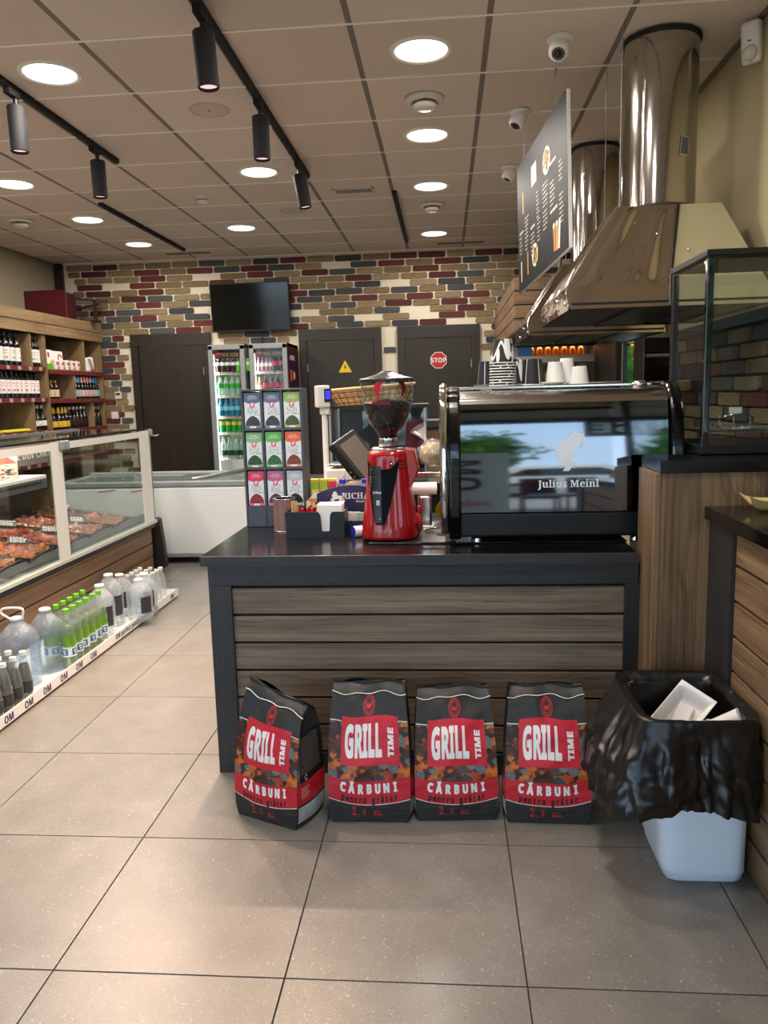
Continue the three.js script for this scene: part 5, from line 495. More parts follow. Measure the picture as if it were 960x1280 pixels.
// ================================================================ CHEST FREEZER AND FRIDGES
{ const f = thing('chest_freezer', 'white chest freezer with grey rim and sliding glass lids', 'freezer', [-1.4, 0, -4.55]), W = 1.95, D = 0.66; part(f, 'body', box(W, 0.6, D, 0.02), std(0xe6e8e6, 0.3), 0, 0.38, 0); part(f, 'base_strip', box(W, 0.03, D - 0.02), M.grey, 0, 0.075, 0.005); part(f, 'front_rim', box(W + 0.02, 0.05, 0.07, 0.012), M.grey, 0, 0.705, D / 2 - 0.03); part(f, 'rear_rim', box(W + 0.02, 0.06, 0.07, 0.012), M.grey, 0, 0.73, -D / 2 + 0.03); part(f, 'side_rim', box(0.06, 0.05, D, 0.012), M.grey, -W / 2 + 0.03, 0.715, 0); part(f, 'side_rim', box(0.06, 0.05, D, 0.012), M.grey, W / 2 - 0.03, 0.715, 0);
  part(f, 'interior', box(W - 0.12, 0.02, D - 0.12), std(0x4a4d4e, 0.5), 0, 0.688, 0); const fp = std(0x8f9a9a, 0.3); part(f, 'lid_frame', tube([[0.62, 0.74, 0.28], [0.7, 0.75, 0.2], [0.86, 0.765, -0.1], [0.94, 0.768, -0.27]], 0.018, 24, 8), M.alu, -0.42, 0, 0); const lidM = phy(0xb8c4c2, 0.03, { transmission: 0.65, thickness: 0, ior: 1.8 }); part(f, 'lid', box(W / 2 - 0.05, 0.008, D - 0.1), lidM, -W / 4 + 0.02, 0.728, 0, 0.03); part(f, 'lid', box(W / 2 - 0.05, 0.008, D - 0.1), lidM, W / 4 - 0.02, 0.738, 0, 0.03); for (const [x, z] of [[-1, -1], [-1, 1], [1, -1], [1, 1]]) part(f, 'caster', at(cyl(0.03, 0.03, 0.025, 16), 0, 0, 0, 0, 0, Math.PI / 2), M.black, x * (W / 2 - 0.1), 0.03, z * (D / 2 - 0.1)); for (let k = 0; k < 2; k++) part(f, 'price_rail', box(0.16, 0.012, 0.004), M.redPlain, -0.55 + 0.3 * k, 0.655, D / 2 + 0.003, 0, 0, 0.12);  void fp; }
const fridgeFrame = std(0x8d918f, 0.35, 0.3), strips = canvasTex(256, 16, (c, w, h) => { c.fillStyle = '#d9d6cc'; c.fillRect(0, 0, w, h); const q = rng(12); for (let i = 0; i < 18; i++) { c.fillStyle = ['#caa21f', '#5a4a48', '#b8434a', '#8a8f92', '#3a3436'][Math.floor(q() * 5)]; c.fillRect(4 + i * 14, 2, 9, 12); } }), stripM = std(0xffffff, 0.5, 0, { map: strips });
function fridge(label, x0, x1, shelves, right) { const w = x1 - x0, f = thing('drinks_fridge', label, 'fridge', [(x0 + x1) / 2, 0, -6.27], 0), D = 0.62, h = 2.0; const fz = D / 2; part(f, 'plinth', box(w, 0.1, D - 0.04), M.black, 0, 0.05, 0); part(f, 'side_wall', box(0.025, 1.9, D - 0.03), fridgeFrame, -w / 2 + 0.0125, 1.05, -0.01); part(f, 'side_wall', box(0.025, 1.9, D - 0.03), right ?? fridgeFrame, w / 2 - 0.0125, 1.05, -0.01); part(f, 'back_wall', box(w - 0.04, 1.9, 0.02), M.white, 0, 1.05, -fz + 0.03); part(f, 'roof', box(w, 0.03, D), fridgeFrame, 0, h - 0.015, 0); part(f, 'floor', box(w - 0.04, 0.03, D - 0.06), M.white, 0, 0.12, 0); for (const s of [-1, 1]) part(f, 'liner', box(0.006, 1.8, D - 0.1), M.white, s * (w / 2 - 0.03), 1.05, -0.02);
  const d = part(f, 'door', merge([at(box(0.05, 1.88, 0.03, 0.004), -w / 2 + 0.025, 1.05, 0), at(box(0.05, 1.88, 0.03, 0.004), w / 2 - 0.025, 1.05, 0), at(box(w, 0.05, 0.03, 0.004), 0, 1.97, 0), at(box(w, 0.05, 0.03, 0.004), 0, 0.13, 0)]), fridgeFrame, 0, 0, fz); part(d, 'pane', box(w - 0.1, 1.79, 0.006), phy(0xf4f8f6, 0.02, { transmission: 1, thickness: 0, ior: 1.25 }), 0, 1.05, -0.004);
  const hd = part(f, 'header', box(w - 0.08, 0.075, 0.01), std(0x3a0f10, 0.5), 0, 1.895, fz - 0.05); part(hd, 'brand_disc', at(cyl(0.036, 0.036, 0.006, 24), 0, 0, 0, Math.PI / 2), std(0xb01820, 0.4), -w / 2 + 0.09, 0.01, 0.008); part(hd, 'brand_script', text('Coca-Cola', 0.012, 0.001, serif), M.white, -w / 2 + 0.09, 0.01, 0.0115); part(hd, 'lettering', text('ICE COLD', 0.034, 0.002, serif), std(0xd8b878, 0.5), 0.05, 0.0, 0.006);
  part(f, 'light_strip', box(0.012, 1.7, 0.012), std(0x333333, 0.4, 0, { emissive: 0xf4f8ff, emissiveIntensity: 2.2 }), -w / 2 + 0.045, 1.05, fz - 0.05); rectLamp(f, 0.02, 1.7, FRIDGE_LAMP, 0xf4f8ff, -w / 2 + 0.055, 1.05, fz - 0.05, 0, -0.9);
  for (const y of shelves) { part(f, 'shelf', box(w - 0.07, 0.012, D - 0.12), M.white, 0, y - 0.006, -0.02); part(f, 'price_rail', box(w - 0.08, 0.03, 0.005), stripM, 0, y - 0.012, fz - 0.075); } return f; }
const S1 = [1.71, 1.465, 1.24, 1.065, 0.79];
fridge('left glass door drinks fridge lettered ICE COLD beside the left door', -1.5, -1.105, S1); const f2 = fridge('right glass door drinks fridge with dark red printed side', -1.055, -0.645, [1.71, 1.45, 1.2, 0.95, 0.7], std(0x4a0d14, 0.45));
part(f2, 'side_print', box(0.002, 0.5, 0.4), std(0x3a1240, 0.5), 0.206, 1.63, 0.05); part(f2, 'side_badge', at(cyl(0.045, 0.045, 0.003, 24), 0, 0, 0, 0, 0, Math.PI / 2), M.white, 0.208, 1.66, -0.02); part(f2, 'side_lettering', text('Coca-Cola', 0.06, 0.002, serif), M.white, 0.207, 1.45, 0.05, 0, Math.PI / 2, 0); part(f2, 'side_lettering', text('GUSTUL', 0.05, 0.002), M.white, 0.207, 1.85, 0.05, 0, Math.PI / 2, 0); part(f2, 'side_patch', box(0.003, 0.12, 0.12), std(0xd8502a, 0.5), 0.2075, 1.66, 0.14);
function drink(kind, n, x0, dx, y, where) { const { h, r } = kind; const o = thing(kind.name, '', kind.cat ?? 'bottle', [0, 0, 0], 0, `${kind.look}s, ${where}`); if (kind.can) { part(o, 'body', lathe([[0, 0], [r * 0.8, 0], [r, 0.008], [r, h - 0.012], [r * 0.84, h], [0, h - 0.004]], 18), kind.m); if (kind.lm) part(o, 'label', cyl(r + 0.0006, r + 0.0006, h * 0.25, 18), kind.lm, 0, h * 0.75, 0); } else { part(o, 'body', lathe([[0, 0.003], [r * 0.85, 0], [r, 0.008], [r, h * 0.6], [r * 0.8, h * 0.7], [r * 0.4, h * 0.88], [r * 0.38, h * 0.95], [0, h * 0.95]], 18), kind.m); if (kind.lm) part(o, 'label', cyl(r + 0.0008, r + 0.0008, h * 0.24, 18), kind.lm, 0, h * (kind.ly ?? 0.45), 0); part(o, 'cap', cyl(r * 0.45, r * 0.45, h * 0.07, 14), kind.cap, 0, h * 0.965, 0); }
  for (let i = 0; i < n; i++) { const l = `${kind.look}, ${n > 1 ? ORD[i] + ' from left, ' : ''}${where}`, q = i ? dup(o, [0, 0, 0], l) : o; q.userData.label = l; q.position.set(x0 + i * dx, y, -6.04); q.rotation.y = R() * 6; } }
const purple = std(0x3a1424, 0.3), lime = std(0x5cc432, 0.4), cola = phy(0x1a0806, 0.1, { clearcoat: 0.5 }), colaRed = std(0xc0161e, 0.4), sprite = phy(0xdcf0e4, 0.1, { transmission: 0.7, thickness: 0 }), spriteL = std(0x2f9a3c, 0.4), blueM = phy(0x1f7aa8, 0.15, { transmission: 0.3 }), orange = std(0xe08a2a, 0.4), clearW = phy(0xe0efe8, 0.12, { transmission: 0.75, thickness: 0 });
const W1 = 'left fridge', W2 = 'right fridge';
drink({ name: 'juice_bottle', look: 'small dark purple bottle', h: 0.14, r: 0.026, m: purple, lm: M.paper, ly: 0.62, cap: M.white }, 4, -1.42, 0.054, 1.712, `top shelf ${W1}`); drink({ name: 'juice_bottle', look: 'small lime green bottle', h: 0.14, r: 0.026, m: lime, lm: M.paper, ly: 0.62, cap: M.white }, 3, -1.2, 0.036 + 0.018, 1.712, `top shelf ${W1}`);
drink({ name: 'soda_bottle', look: 'clear soda bottle with green and yellow label', h: 0.2, r: 0.032, m: sprite, lm: spriteL, ly: 0.5, cap: M.green }, 4, -1.41, 0.066, 1.467, `second shelf ${W1}`); drink({ name: 'soda_bottle', look: 'orange soda bottle', h: 0.2, r: 0.028, m: orange, lm: M.yellow, cap: orange }, 1, -1.15, 0, 1.467, `second shelf ${W1}`);
drink({ name: 'water_pack_bottle', look: 'deep blue wrapped water bottle', h: 0.185, r: 0.032, m: blueM, lm: std(0x7fb8d0, 0.4), cap: blueM }, 4, -1.415, 0.062, 1.242, `third shelf ${W1}`); drink({ name: 'iced_tea_bottle', look: 'brown iced tea bottle with yellow label', h: 0.185, r: 0.03, m: cola, lm: M.yellow, ly: 0.6, cap: M.yellow }, 1, -1.163, 0, 1.242, `third shelf ${W1}`);
drink({ name: 'soda_can', look: 'green and yellow soda can', h: 0.125, r: 0.03, can: true, cat: 'can', m: std(0x1f9a3a, 0.3, 0.2), lm: M.yellow }, 5, -1.41, 0.066, 1.067, `fourth shelf ${W1}`); drink({ name: 'mineral_water_bottle', look: 'clear mineral water bottle with dark green label', h: 0.225, r: 0.033, m: clearW, lm: std(0x1e4a2c, 0.4), ly: 0.22, cap: M.green }, 4, -1.41, 0.07, 0.792, `lowest shelf ${W1}`);
drink({ name: 'flavoured_water_bottle', look: 'slim pink bottle', h: 0.15, r: 0.02, m: std(0xa8687a, 0.3), lm: M.paper, cap: M.white }, 4, -0.975, 0.043, 1.712, `top shelf ${W2}`); drink({ name: 'cola_bottle', look: 'large cola bottle with red label', h: 0.2, r: 0.03, m: cola, lm: colaRed, ly: 0.4, cap: colaRed }, 2, -0.8, 0.062, 1.712, `top shelf ${W2}`); drink({ name: 'iced_tea_bottle', look: 'yellow iced tea bottle', h: 0.18, r: 0.025, m: std(0xd9c45a, 0.3), lm: M.limeCap, cap: M.yellow }, 1, -0.69, 0, 1.712, `top shelf ${W2}`); drink({ name: 'soda_bottle', look: 'tall orange soda bottle', h: 0.2, r: 0.025, m: orange, lm: M.paper, cap: orange }, 1, -0.975, 0, 1.452, `second shelf ${W2}`); drink({ name: 'cola_bottle', look: 'dark cola bottle with red band', h: 0.21, r: 0.03, m: cola, lm: colaRed, ly: 0.52, cap: colaRed }, 4, -0.91, 0.066, 1.452, `second shelf ${W2}`);
for (const [y, n] of [[0.95, 5], [0.7, 5]]) drink({ name: 'cola_bottle', look: 'plain dark cola bottle', h: 0.2, r: 0.028, m: cola, cap: colaRed }, n, -0.97, 0.064, y + 0.002, `${y > 0.9 ? 'fourth' : 'fifth'} shelf ${W2}`);
// ================================================================ HOODS, BULKHEAD, MENU BOARD
const dent = dataTex(256, 256, (u, v) => { const n = 255 * (0.7 * fbm(u * 5, v * 2, 51, 2, 5, 2) + 0.3 * fbm(u * 16, v * 3, 57, 2, 16, 3)); return [n, n, n]; }, false);
const hoodM = std(0xcfc7bd, 0.16, 1), pipeM = std(0xb3aea6, 0.13, 1, { bumpMap: dent, bumpScale: 0.003 }), beige = std(0xb3aa86, 0.5);
const quad = (a, b, c, d, n = 1) => { const A = new THREE.Vector3(...a), N = new THREE.Vector3(...b).sub(A).cross(new THREE.Vector3(...d).sub(A)).normalize(); return sheet(n, n, (u, v) => { const p = [0, 1, 2].map((k) => (a[k] * (1 - u) + b[k] * u) * (1 - v) + (d[k] * (1 - u) + c[k] * u) * v); if (n > 4) { const e = Math.min(1, 12 * u * (1 - u), 12 * v * (1 - v)) * (fbm(u * 8 + 3, v * 1.3 + 5, 57, 2) - 0.4) * 0.034; p[0] += N.x * e; p[1] += N.y * e; p[2] += N.z * e; } return p; }); };
function hood(label, z0, z1, pz, pr, seamed) { const h = thing('exhaust_hood', label, 'hood', [1.98, 1.77, (z0 + z1) / 2]), hz = (z0 - z1) / 2, x0 = -0.43, x1 = 0.4, y1 = 0.1, y2 = 0.47, tx0 = -0.18, tx1 = 0.28, tz = 0.2, pl = pz - (z0 + z1) / 2;
  const zk = hz - (y1 / y2) * (hz - pl - tz), A = [x0, y1, zk], B = [x1, y1, zk], C = [x1, y1, -hz], D = [x0, y1, -hz], a = [tx0, y2, pl + tz], b = [tx1, y2, pl + tz], c = [tx1, y2, pl - tz], d = [tx0, y2, pl - tz], sk = (p) => [p[0], 0, Math.sign(p[2]) * hz], lerp = (p, q, t) => p.map((v, k) => v + (q[k] - v) * t);
  const s = seamed ? 0.56 : 1, Am = lerp(A, B, s * 0.93), am = lerp(a, b, s + (seamed ? 0.03 : 0)), Bs = seamed ? Am : B, bs = seamed ? am : b;
  part(h, 'front_face', quad(A, Bs, bs, a, 40), hoodM); part(h, 'front_skirt', quad(sk(A), seamed ? [Bs[0] - 0.015, 0, hz] : sk(B), Bs, A, 4), hoodM); if (seamed) { part(h, 'beige_panel', quad(Am, B, b, am), beige); part(h, 'beige_skirt', quad([Bs[0] - 0.015, 0, hz], sk(B), B, Am), beige); part(h, 'corner_seam', tube([[Bs[0] - 0.015, 0, hz + 0.003], [Am[0], Am[1], zk + 0.004], [am[0], am[1], am[2] + 0.004]], 0.006, 12, 8), std(0x3a3835, 0.3, 0.8)); }
  part(h, 'left_face', quad(D, A, a, d, 30), hoodM); part(h, 'left_skirt', quad(sk(D), sk(A), A, D, 4), std(0xb9b2aa, 0.07, 1, { bumpMap: dent, bumpScale: 0.004 })); part(h, 'right_face', quad(B, C, c, b), hoodM); part(h, 'rear_face', quad(C, D, d, c), hoodM); part(h, 'rear_skirt', quad(sk(C), sk(D), D, C), hoodM); part(h, 'right_skirt', quad(sk(B), sk(C), C, B), hoodM); part(h, 'top_plate', quad(a, b, c, d), hoodM);
  part(h, 'edge_seam', tube([[x0, 0, hz], [x0, y1, zk], a], 0.005, 16, 6), M.chrome); part(h, 'interior', box(x1 - x0 - 0.02, 0.012, 2 * hz - 0.02), std(0x050505, 0.6), (x0 + x1) / 2, 0.02, 0); for (let k = 0; k < 3; k++) part(h, 'filter', box((x1 - x0) / 3 - 0.04, 0.012, 2 * hz - 0.1, 0.004), std(0x0c0c0c, 0.5), x0 + (x1 - x0) * (k + 0.5) / 3, 0.01, 0);
  for (let k = 0; k < 3; k++) part(h, 'rivet', new THREE.SphereGeometry(0.009, 10, 8), M.chrome, x0 - 0.002, 0.03 + (k % 2) * 0.04, hz - 0.1 - k * 0.25); if (seamed) for (const [x, t] of [[-0.02, 0.62], [0.1, 0.4]]) { const p = lerp(A, a, t); part(h, 'rivet', new THREE.SphereGeometry(0.009, 10, 8), M.chrome, x, p[1], p[2] + 0.002); }
  const ph = 3.0 - 1.77 - y2, px = 0.05; const pi = part(h, 'flue_pipe', lathe([[pr, 0], [pr, ph]], 56), pipeM, px, y2, pl); part(pi, 'base_collar', lathe([[pr + 0.025, 0.002], [pr + 0.012, 0.016], [pr + 0.002, 0.02]], 48), M.steel); part(pi, 'top_ring', lathe([[pr + 0.001, ph - 0.02], [pr + 0.008, ph - 0.016], [pr + 0.008, ph]], 48), M.matte); part(pi, 'lock_seam', box(0.012, ph, 0.004), pipeM, -pr * 0.62, ph / 2, pr * 0.785, 0, -0.67); if (seamed) { const lb = part(pi, 'label_frame', box(0.05, 0.085, 0.003), M.steel, pr * 0.45, 0.26, pr * 0.9, 0, 0.46, -0.1); part(lb, 'label_field', box(0.038, 0.07, 0.002), M.midgrey, 0, 0, 0.002); }
  for (const q of [[a[0] + 0.02, a[2] - 0.03], [d[0] + 0.02, d[2] + 0.03]]) part(h, 'hanging_wire', cyl(0.003, 0.003, 3.0 - 1.77 - y2 + 0.02, 6), M.grey, q[0], (3.0 - 1.77 + y2) / 2, q[1]); }
hood('large stainless exhaust hood with thick flue pipe, nearest the shop front', -1.12, -2.12, -1.62, 0.168, true); hood('darker exhaust hood and flue behind the hanging menu board', -2.7, -3.7, -3.2, 0.152, false);
{ const b = thing('slatted_bulkhead', 'brown horizontal slat box hanging under the ceiling beside the hoods', 'bulkhead', [2.0, 1.9, -5.4]); part(b, 'core', box(0.8, 0.43, 2.34), M.matte, 0.0, 0.225, -0.01); for (let k = 0; k < 4; k++) { part(b, 'side_slat', grain(0.018, 0.1, 2.4, 2, 0.002), M.panel, -0.409, 0.055 + k * 0.109, 0); part(b, 'front_slat', grain(0.82, 0.1, 0.018, 0, 0.002), M.panel, 0.0, 0.055 + k * 0.109, 1.2); } part(b, 'underside', grain(0.82, 0.01, 2.4, 2), M.panel, 0, -0.001, 0); for (const z of [-0.9, 0.9]) part(b, 'hanger', cyl(0.006, 0.006, 0.67, 6), M.matte, 0, 0.77, z); }
{ // menu board
  const tx = canvasTex(1000, 730, (c, w, h) => { c.fillStyle = '#171a1a'; c.fillRect(0, 0, w, h); const q = rng(77); const line = (x, y, l, col = '#c9c2ae', t = 7) => { c.fillStyle = col; let xx = x; while (xx < x + l) { const s = 14 + 30 * q(); c.fillRect(xx, y, Math.min(s, x + l - xx), t); xx += s + 7; } };
    const bowl = (x, y, r) => { c.fillStyle = '#e8e2d2'; c.beginPath(); c.arc(x, y, r, 0, 7); c.fill(); for (let i = 0; i < 60; i++) { c.fillStyle = ['#5a2f22', '#8a3a2a', '#4f8a2f', '#c9853a', '#a8b84a'][Math.floor(q() * 5)]; const a = q() * 7, d = q() * r * 0.8; c.beginPath(); c.arc(x + d * Math.cos(a), y + d * Math.sin(a), 6 + 8 * q(), 0, 7); c.fill(); } };
    bowl(640, 190, 70); bowl(380, 600, 62); c.fillStyle = '#cfd6c6'; c.fillRect(330, 110, 110, 110); for (let k = 0; k < 3; k++) { c.save(); c.translate(740 + k * 50, 560); c.rotate(0.12 * k - 0.1); c.fillStyle = ['#b97a4a', '#c98a58', '#d8d0bc'][k]; c.fillRect(0, 0, 36, 130); c.fillStyle = '#e8d8b8'; c.beginPath(); c.ellipse(18, 0, 18, 14, 0, 0, 7); c.fill(); c.restore(); } c.fillStyle = '#c08a3a'; c.fillRect(120, 180, 26, 120); c.fillRect(210, 540, 22, 130); c.fillStyle = '#d8c890'; c.fillRect(60, 560, 20, 120);
    for (const [x, y, n, l] of [[700, 330, 6, 90], [560, 290, 6, 100], [560, 430, 5, 100], [860, 280, 5, 60], [860, 440, 7, 70], [430, 280, 7, 60], [300, 470, 6, 90], [170, 340, 6, 90], [170, 450, 4, 70], [40, 420, 5, 60], [440, 430, 6, 60]]) for (let k = 0; k < n; k++) line(x, y + k * 22, l * (0.6 + 0.4 * q())); line(700, 230, 110, '#d8d0b0', 14); line(700, 470, 130, '#d8d0b0', 14); line(300, 430, 90, '#d8d0b0', 14); line(40, 390, 90, '#d8d0b0', 12); });
  const m = thing('menu_board', 'black hanging menu board with food pictures and white print', 'menu board', [1.55, 2.42, -2.1]); m.rotation.set(0, -Math.atan2(0.99, -0.14) + 0, 0); m.rotation.set(0.1, -1.43, 0, 'YXZ'); m.rotation.x = 0; part(m, 'board', box(1.0, 0.73, 0.018, 0.001), M.white, 0, 0, 0, 0, 0, 0.09); part(m, 'front_print', box(0.998, 0.728, 0.002), phy(0xffffff, 0.52, { map: tx, specularIntensity: 0.28 }), 0, 0, 0.0102, 0, 0, 0.09); for (const x of [-0.4, 0.25]) { part(m, 'hook', new THREE.TorusGeometry(0.014, 0.003, 6, 14), M.grey, x, 0.565, 0); part(m, 'wire', cyl(0.0015, 0.0015, 0.23, 5), M.grey, x, 0.455, 0); } part(m, 'slanting_wire', tube([[0.25, 0.55, 0], [-0.4, 0.34, 0.01]], 0.0015, 2, 5), M.grey); }

// ================================================================ BACK RIGHT CORNER
{ const f = thing('open_drinks_cooler', 'steel cooler with glowing orange bottles behind the white cups', 'cooler', [2.03, 0, -5.2]); part(f, 'carcass', box(0.74, 0.9, 0.5), M.steel, 0, 0.45, 0); part(f, 'back', box(0.74, 0.95, 0.02), M.cream, 0, 1.37, -0.24); part(f, 'side', box(0.02, 0.95, 0.5), M.alu, -0.36, 1.37, 0); part(f, 'side', box(0.02, 0.95, 0.5), M.alu, 0.36, 1.37, 0); for (const y of [1.35, 1.7]) part(f, 'shelf', box(0.7, 0.025, 0.48), M.cream, 0, y, 0); part(f, 'shelf_front', box(0.7, 0.06, 0.01), M.cream, 0, 1.71, 0.245); part(f, 'roof', box(0.74, 0.03, 0.5), M.black, 0, 1.86, 0); part(f, 'poster', box(0.12, 0.16, 0.004), std(0x3a78b8, 0.5), -0.28, 1.82, 0.25); part(f, 'glow_tube', box(0.66, 0.015, 0.015), std(0x333333, 0.4, 0, { emissive: 0xffe2b8, emissiveIntensity: 2 }), 0, 1.836, 0.12); part(f, 'header', box(0.74, 0.05, 0.012), M.black, 0, 1.845, 0.25); rectLamp(f, 0.66, 0.02, 6, 0xffe2b8, 0, 1.825, 0.12, -Math.PI / 2); }
for (let i = 0; i < 7; i++) { const l = `orange drink bottle on the upper cooler shelf, ${ORD[i]} from the left`; const o = thing('orange_drink_bottle', l, 'bottle', [1.82 + i * 0.075, 1.713, -5.1], 0, 'orange bottles in the cooler'); part(o, 'body', lathe([[0, 0], [0.03, 0], [0.032, 0.006], [0.031, 0.08], [0.02, 0.11], [0, 0.115]], 16), phy(0xe8741a, 0.2)); part(o, 'cap', cyl(0.014, 0.014, 0.016, 12), M.redPlain, 0, 0.12, 0); }
for (let i = 0; i < 9; i++) { const l = `dark capped sauce bottle on the lower cooler shelf, ${ORD[i]} from the left`; const o = thing('sauce_bottle', l, 'bottle', [1.76 + i * 0.066, 1.363, -5.08], 0, 'sauce bottles in the cooler'); part(o, 'body', lathe([[0, 0], [0.027, 0], [0.028, 0.006], [0.027, 0.18], [0.015, 0.23], [0.012, 0.25], [0, 0.25]], 14), [phy(0xa83a22, 0.2), phy(0x4f7a1a, 0.2), phy(0x8a7a1e, 0.2)][i < 2 ? 0 : 1 + (i % 2)]); part(o, 'cap', cyl(0.014, 0.014, 0.05, 12), std(0x2c2220, 0.4), 0, 0.26, 0); }
{ const d = thing('wall_cupboard', 'dark brown two door cupboard on the right wall beside the window', 'cupboard', [XR - 0.035, 0, -4.5]); part(d, 'carcass', box(0.03, 1.82, 0.86), M.matte, 0.016, 0.93, 0); for (const z of [-0.215, 0.215]) { const k = part(d, 'door', grain(0.02, 1.8, 0.424, 1, 0.002), M.door, -0.01, 0.93, z); part(k, 'knob', new THREE.SphereGeometry(0.012, 10, 8), M.alu, -0.015, 0.15, -Math.sign(z) * 0.17); } }
{ const d = thing('black_oven', 'tall black appliance under the hoods right of the small window', 'oven', [2.29, 0, -2.68]); part(d, 'body', box(0.155, 1.72, 0.25, 0.01), M.black, 0, 0.87, 0); part(d, 'door', box(0.16, 0.7, 0.02, 0.006), M.gloss, 0, 1.3, 0.13); part(d, 'handle', cyl(0.01, 0.01, 0.13, 10), M.alu, 0, 1.62, 0.16, 0, 0, Math.PI / 2); part(d, 'foot', box(0.16, 0.02, 0.22), M.matte, 0, 0.01, 0); }

// ================================================================ CHARCOAL BAGS
const bagTex = canvasTex(1536, 1024, (c, w, h) => { const q = rng(2024); c.fillStyle = '#292927'; c.fillRect(0, 0, w, h); const F = 900;
  const coals = (x0, x1, y0, y1) => { c.save(); c.beginPath(); c.rect(x0, y0, x1 - x0, y1 - y0); c.clip(); c.fillStyle = '#3a1a10'; c.fillRect(x0, y0, x1 - x0, y1 - y0); for (let i = 0; i < 260; i++) { const x = x0 + q() * (x1 - x0), y = y0 + q() * (y1 - y0), r = 22 + 60 * q(), hot = Math.pow((y - y0) / (y1 - y0), 0.8), t = q(); c.fillStyle = t < 0.3 + 0.25 * hot ? ['#c4501c', '#d8702a', '#a8381a', '#e08a34'][Math.floor(q() * 4)] : t < 0.75 ? ['#1c1718', '#2a2020', '#4a2418'][Math.floor(q() * 3)] : '#5a2c1c'; c.globalAlpha = 0.75; c.beginPath(); const n = 5 + Math.floor(q() * 3), a0 = q() * 6; for (let k = 0; k < n; k++) { const a = a0 + k / n * 6.28, rr2 = r * (0.6 + 0.5 * q()); c.lineTo(x + rr2 * Math.cos(a), y + rr2 * 0.7 * Math.sin(a)); } c.fill(); }
    for (let i = 0; i < 26; i++) { const x = x0 + q() * (x1 - x0), y = y0 + q() * (y1 - y0), r = 26 + 44 * q(); const pts = [...Array(7)].map((_, k) => { const a = k / 7 * 6.28, r2 = r * (0.7 + 0.5 * q()); return [x + r2 * 1.3 * Math.cos(a), y + r2 * 0.75 * Math.sin(a)]; }); c.globalAlpha = 0.95; c.fillStyle = ['#5f6a6c', '#76837c', '#4c5468', '#3c3e46', '#66706a', '#4e4442'][Math.floor(q() * 6)]; c.beginPath(); pts.forEach((p) => c.lineTo(...p)); c.fill(); c.globalAlpha = 0.5; for (let k = 0; k < 26; k++) { c.fillStyle = q() < 0.5 ? '#2a2c32' : '#b8c4c0'; c.fillRect(x + (q() - 0.5) * r * 1.7, y + (q() - 0.5) * r * 0.9, 2 + 9 * q(), 2 + 4 * q()); } } c.globalAlpha = 1; c.restore(); };
  coals(0, F, 255, 690); c.fillStyle = '#e8e4dc'; c.fillRect(0, 250, 130, 7); c.fillRect(760, 250, 140, 7);
  c.strokeStyle = '#c8202c'; c.lineWidth = 9; c.beginPath(); c.arc(455, 150, 64, 0, 7); c.stroke(); c.lineWidth = 4; c.beginPath(); c.arc(455, 150, 40, 0, 7); c.stroke(); for (let k = 0; k < 26; k++) { const a = k / 26 * 6.28; if (k % 13 === 0) continue; c.save(); c.translate(455 + 52 * Math.cos(a), 150 + 52 * Math.sin(a)); c.rotate(a); c.fillStyle = '#c8202c'; c.fillRect(-6, -3, 12, 6); c.restore(); } c.fillStyle = '#d0242c'; c.beginPath(); c.moveTo(422, 150); c.lineTo(440, 140); c.lineTo(462, 150); c.lineTo(486, 132); c.lineTo(490, 152); c.lineTo(462, 172); c.lineTo(430, 168); c.fill();
  c.fillStyle = '#cf2030'; c.fillRect(140, 222, 650, 350); c.fillStyle = '#f0eeea'; c.save(); c.translate(184, 508); c.scale(1.0, 2.1); c.font = 'bold 150px sans-serif'; c.lineJoin = 'round'; c.strokeStyle = '#f0eeea'; c.lineWidth = 9; c.fillText('GRILL', -6, 0); c.strokeText('GRILL', -6, 0); c.restore(); c.save(); c.translate(728, 512); c.rotate(-Math.PI / 2); c.scale(1, 0.95); c.font = 'bold 88px sans-serif'; c.lineWidth = 6; c.strokeStyle = '#f0eeea'; c.fillText('TIME', 0, 0); c.strokeText('TIME', 0, 0); c.restore();
  c.fillStyle = '#c81f2e'; c.beginPath(); c.moveTo(0, 655); c.quadraticCurveTo(450, 735, 900, 655); c.lineTo(1536, 655); c.lineTo(1536, 830); c.lineTo(900, 830); c.quadraticCurveTo(450, 925, 0, 830); c.fill(); c.strokeStyle = '#ece8e0'; c.lineWidth = 6; c.beginPath(); c.moveTo(0, 833); c.quadraticCurveTo(450, 928, 900, 833); c.stroke();
  const arc = (s, font, col, y0, sag, x0, x1) => { c.font = font; c.fillStyle = col; const ch = [...s]; ch.forEach((k, i) => { const t = (i + 0.5) / ch.length, x = x0 + (x1 - x0) * t, y = y0 + sag * 4 * t * (1 - t), sl = sag * 4 * (1 - 2 * t) / (x1 - x0); c.save(); c.translate(x, y); c.rotate(Math.atan(sl)); c.textAlign = 'center'; c.lineWidth = col === '#141212' ? 5 : 9; c.lineJoin = 'round'; c.strokeStyle = col; c.fillText(k, 0, 0); c.strokeText(k, 0, 0); c.restore(); }); c.textAlign = 'left'; };
  arc('CĂRBUNI', 'bold 96px sans-serif', '#f2f0ec', 762, 28, 110, 790); arc('pentru grătar', 'bold 66px sans-serif', '#141212', 836, 30, 130, 770); c.fillStyle = '#c8262c'; c.font = 'bold 104px serif'; c.fillText('2', 250, 968); c.font = 'bold 70px serif'; c.fillText(',', 322, 968); c.fillText('5', 372, 964); c.font = 'bold 62px serif'; c.fillText('KG.', 492, 968);
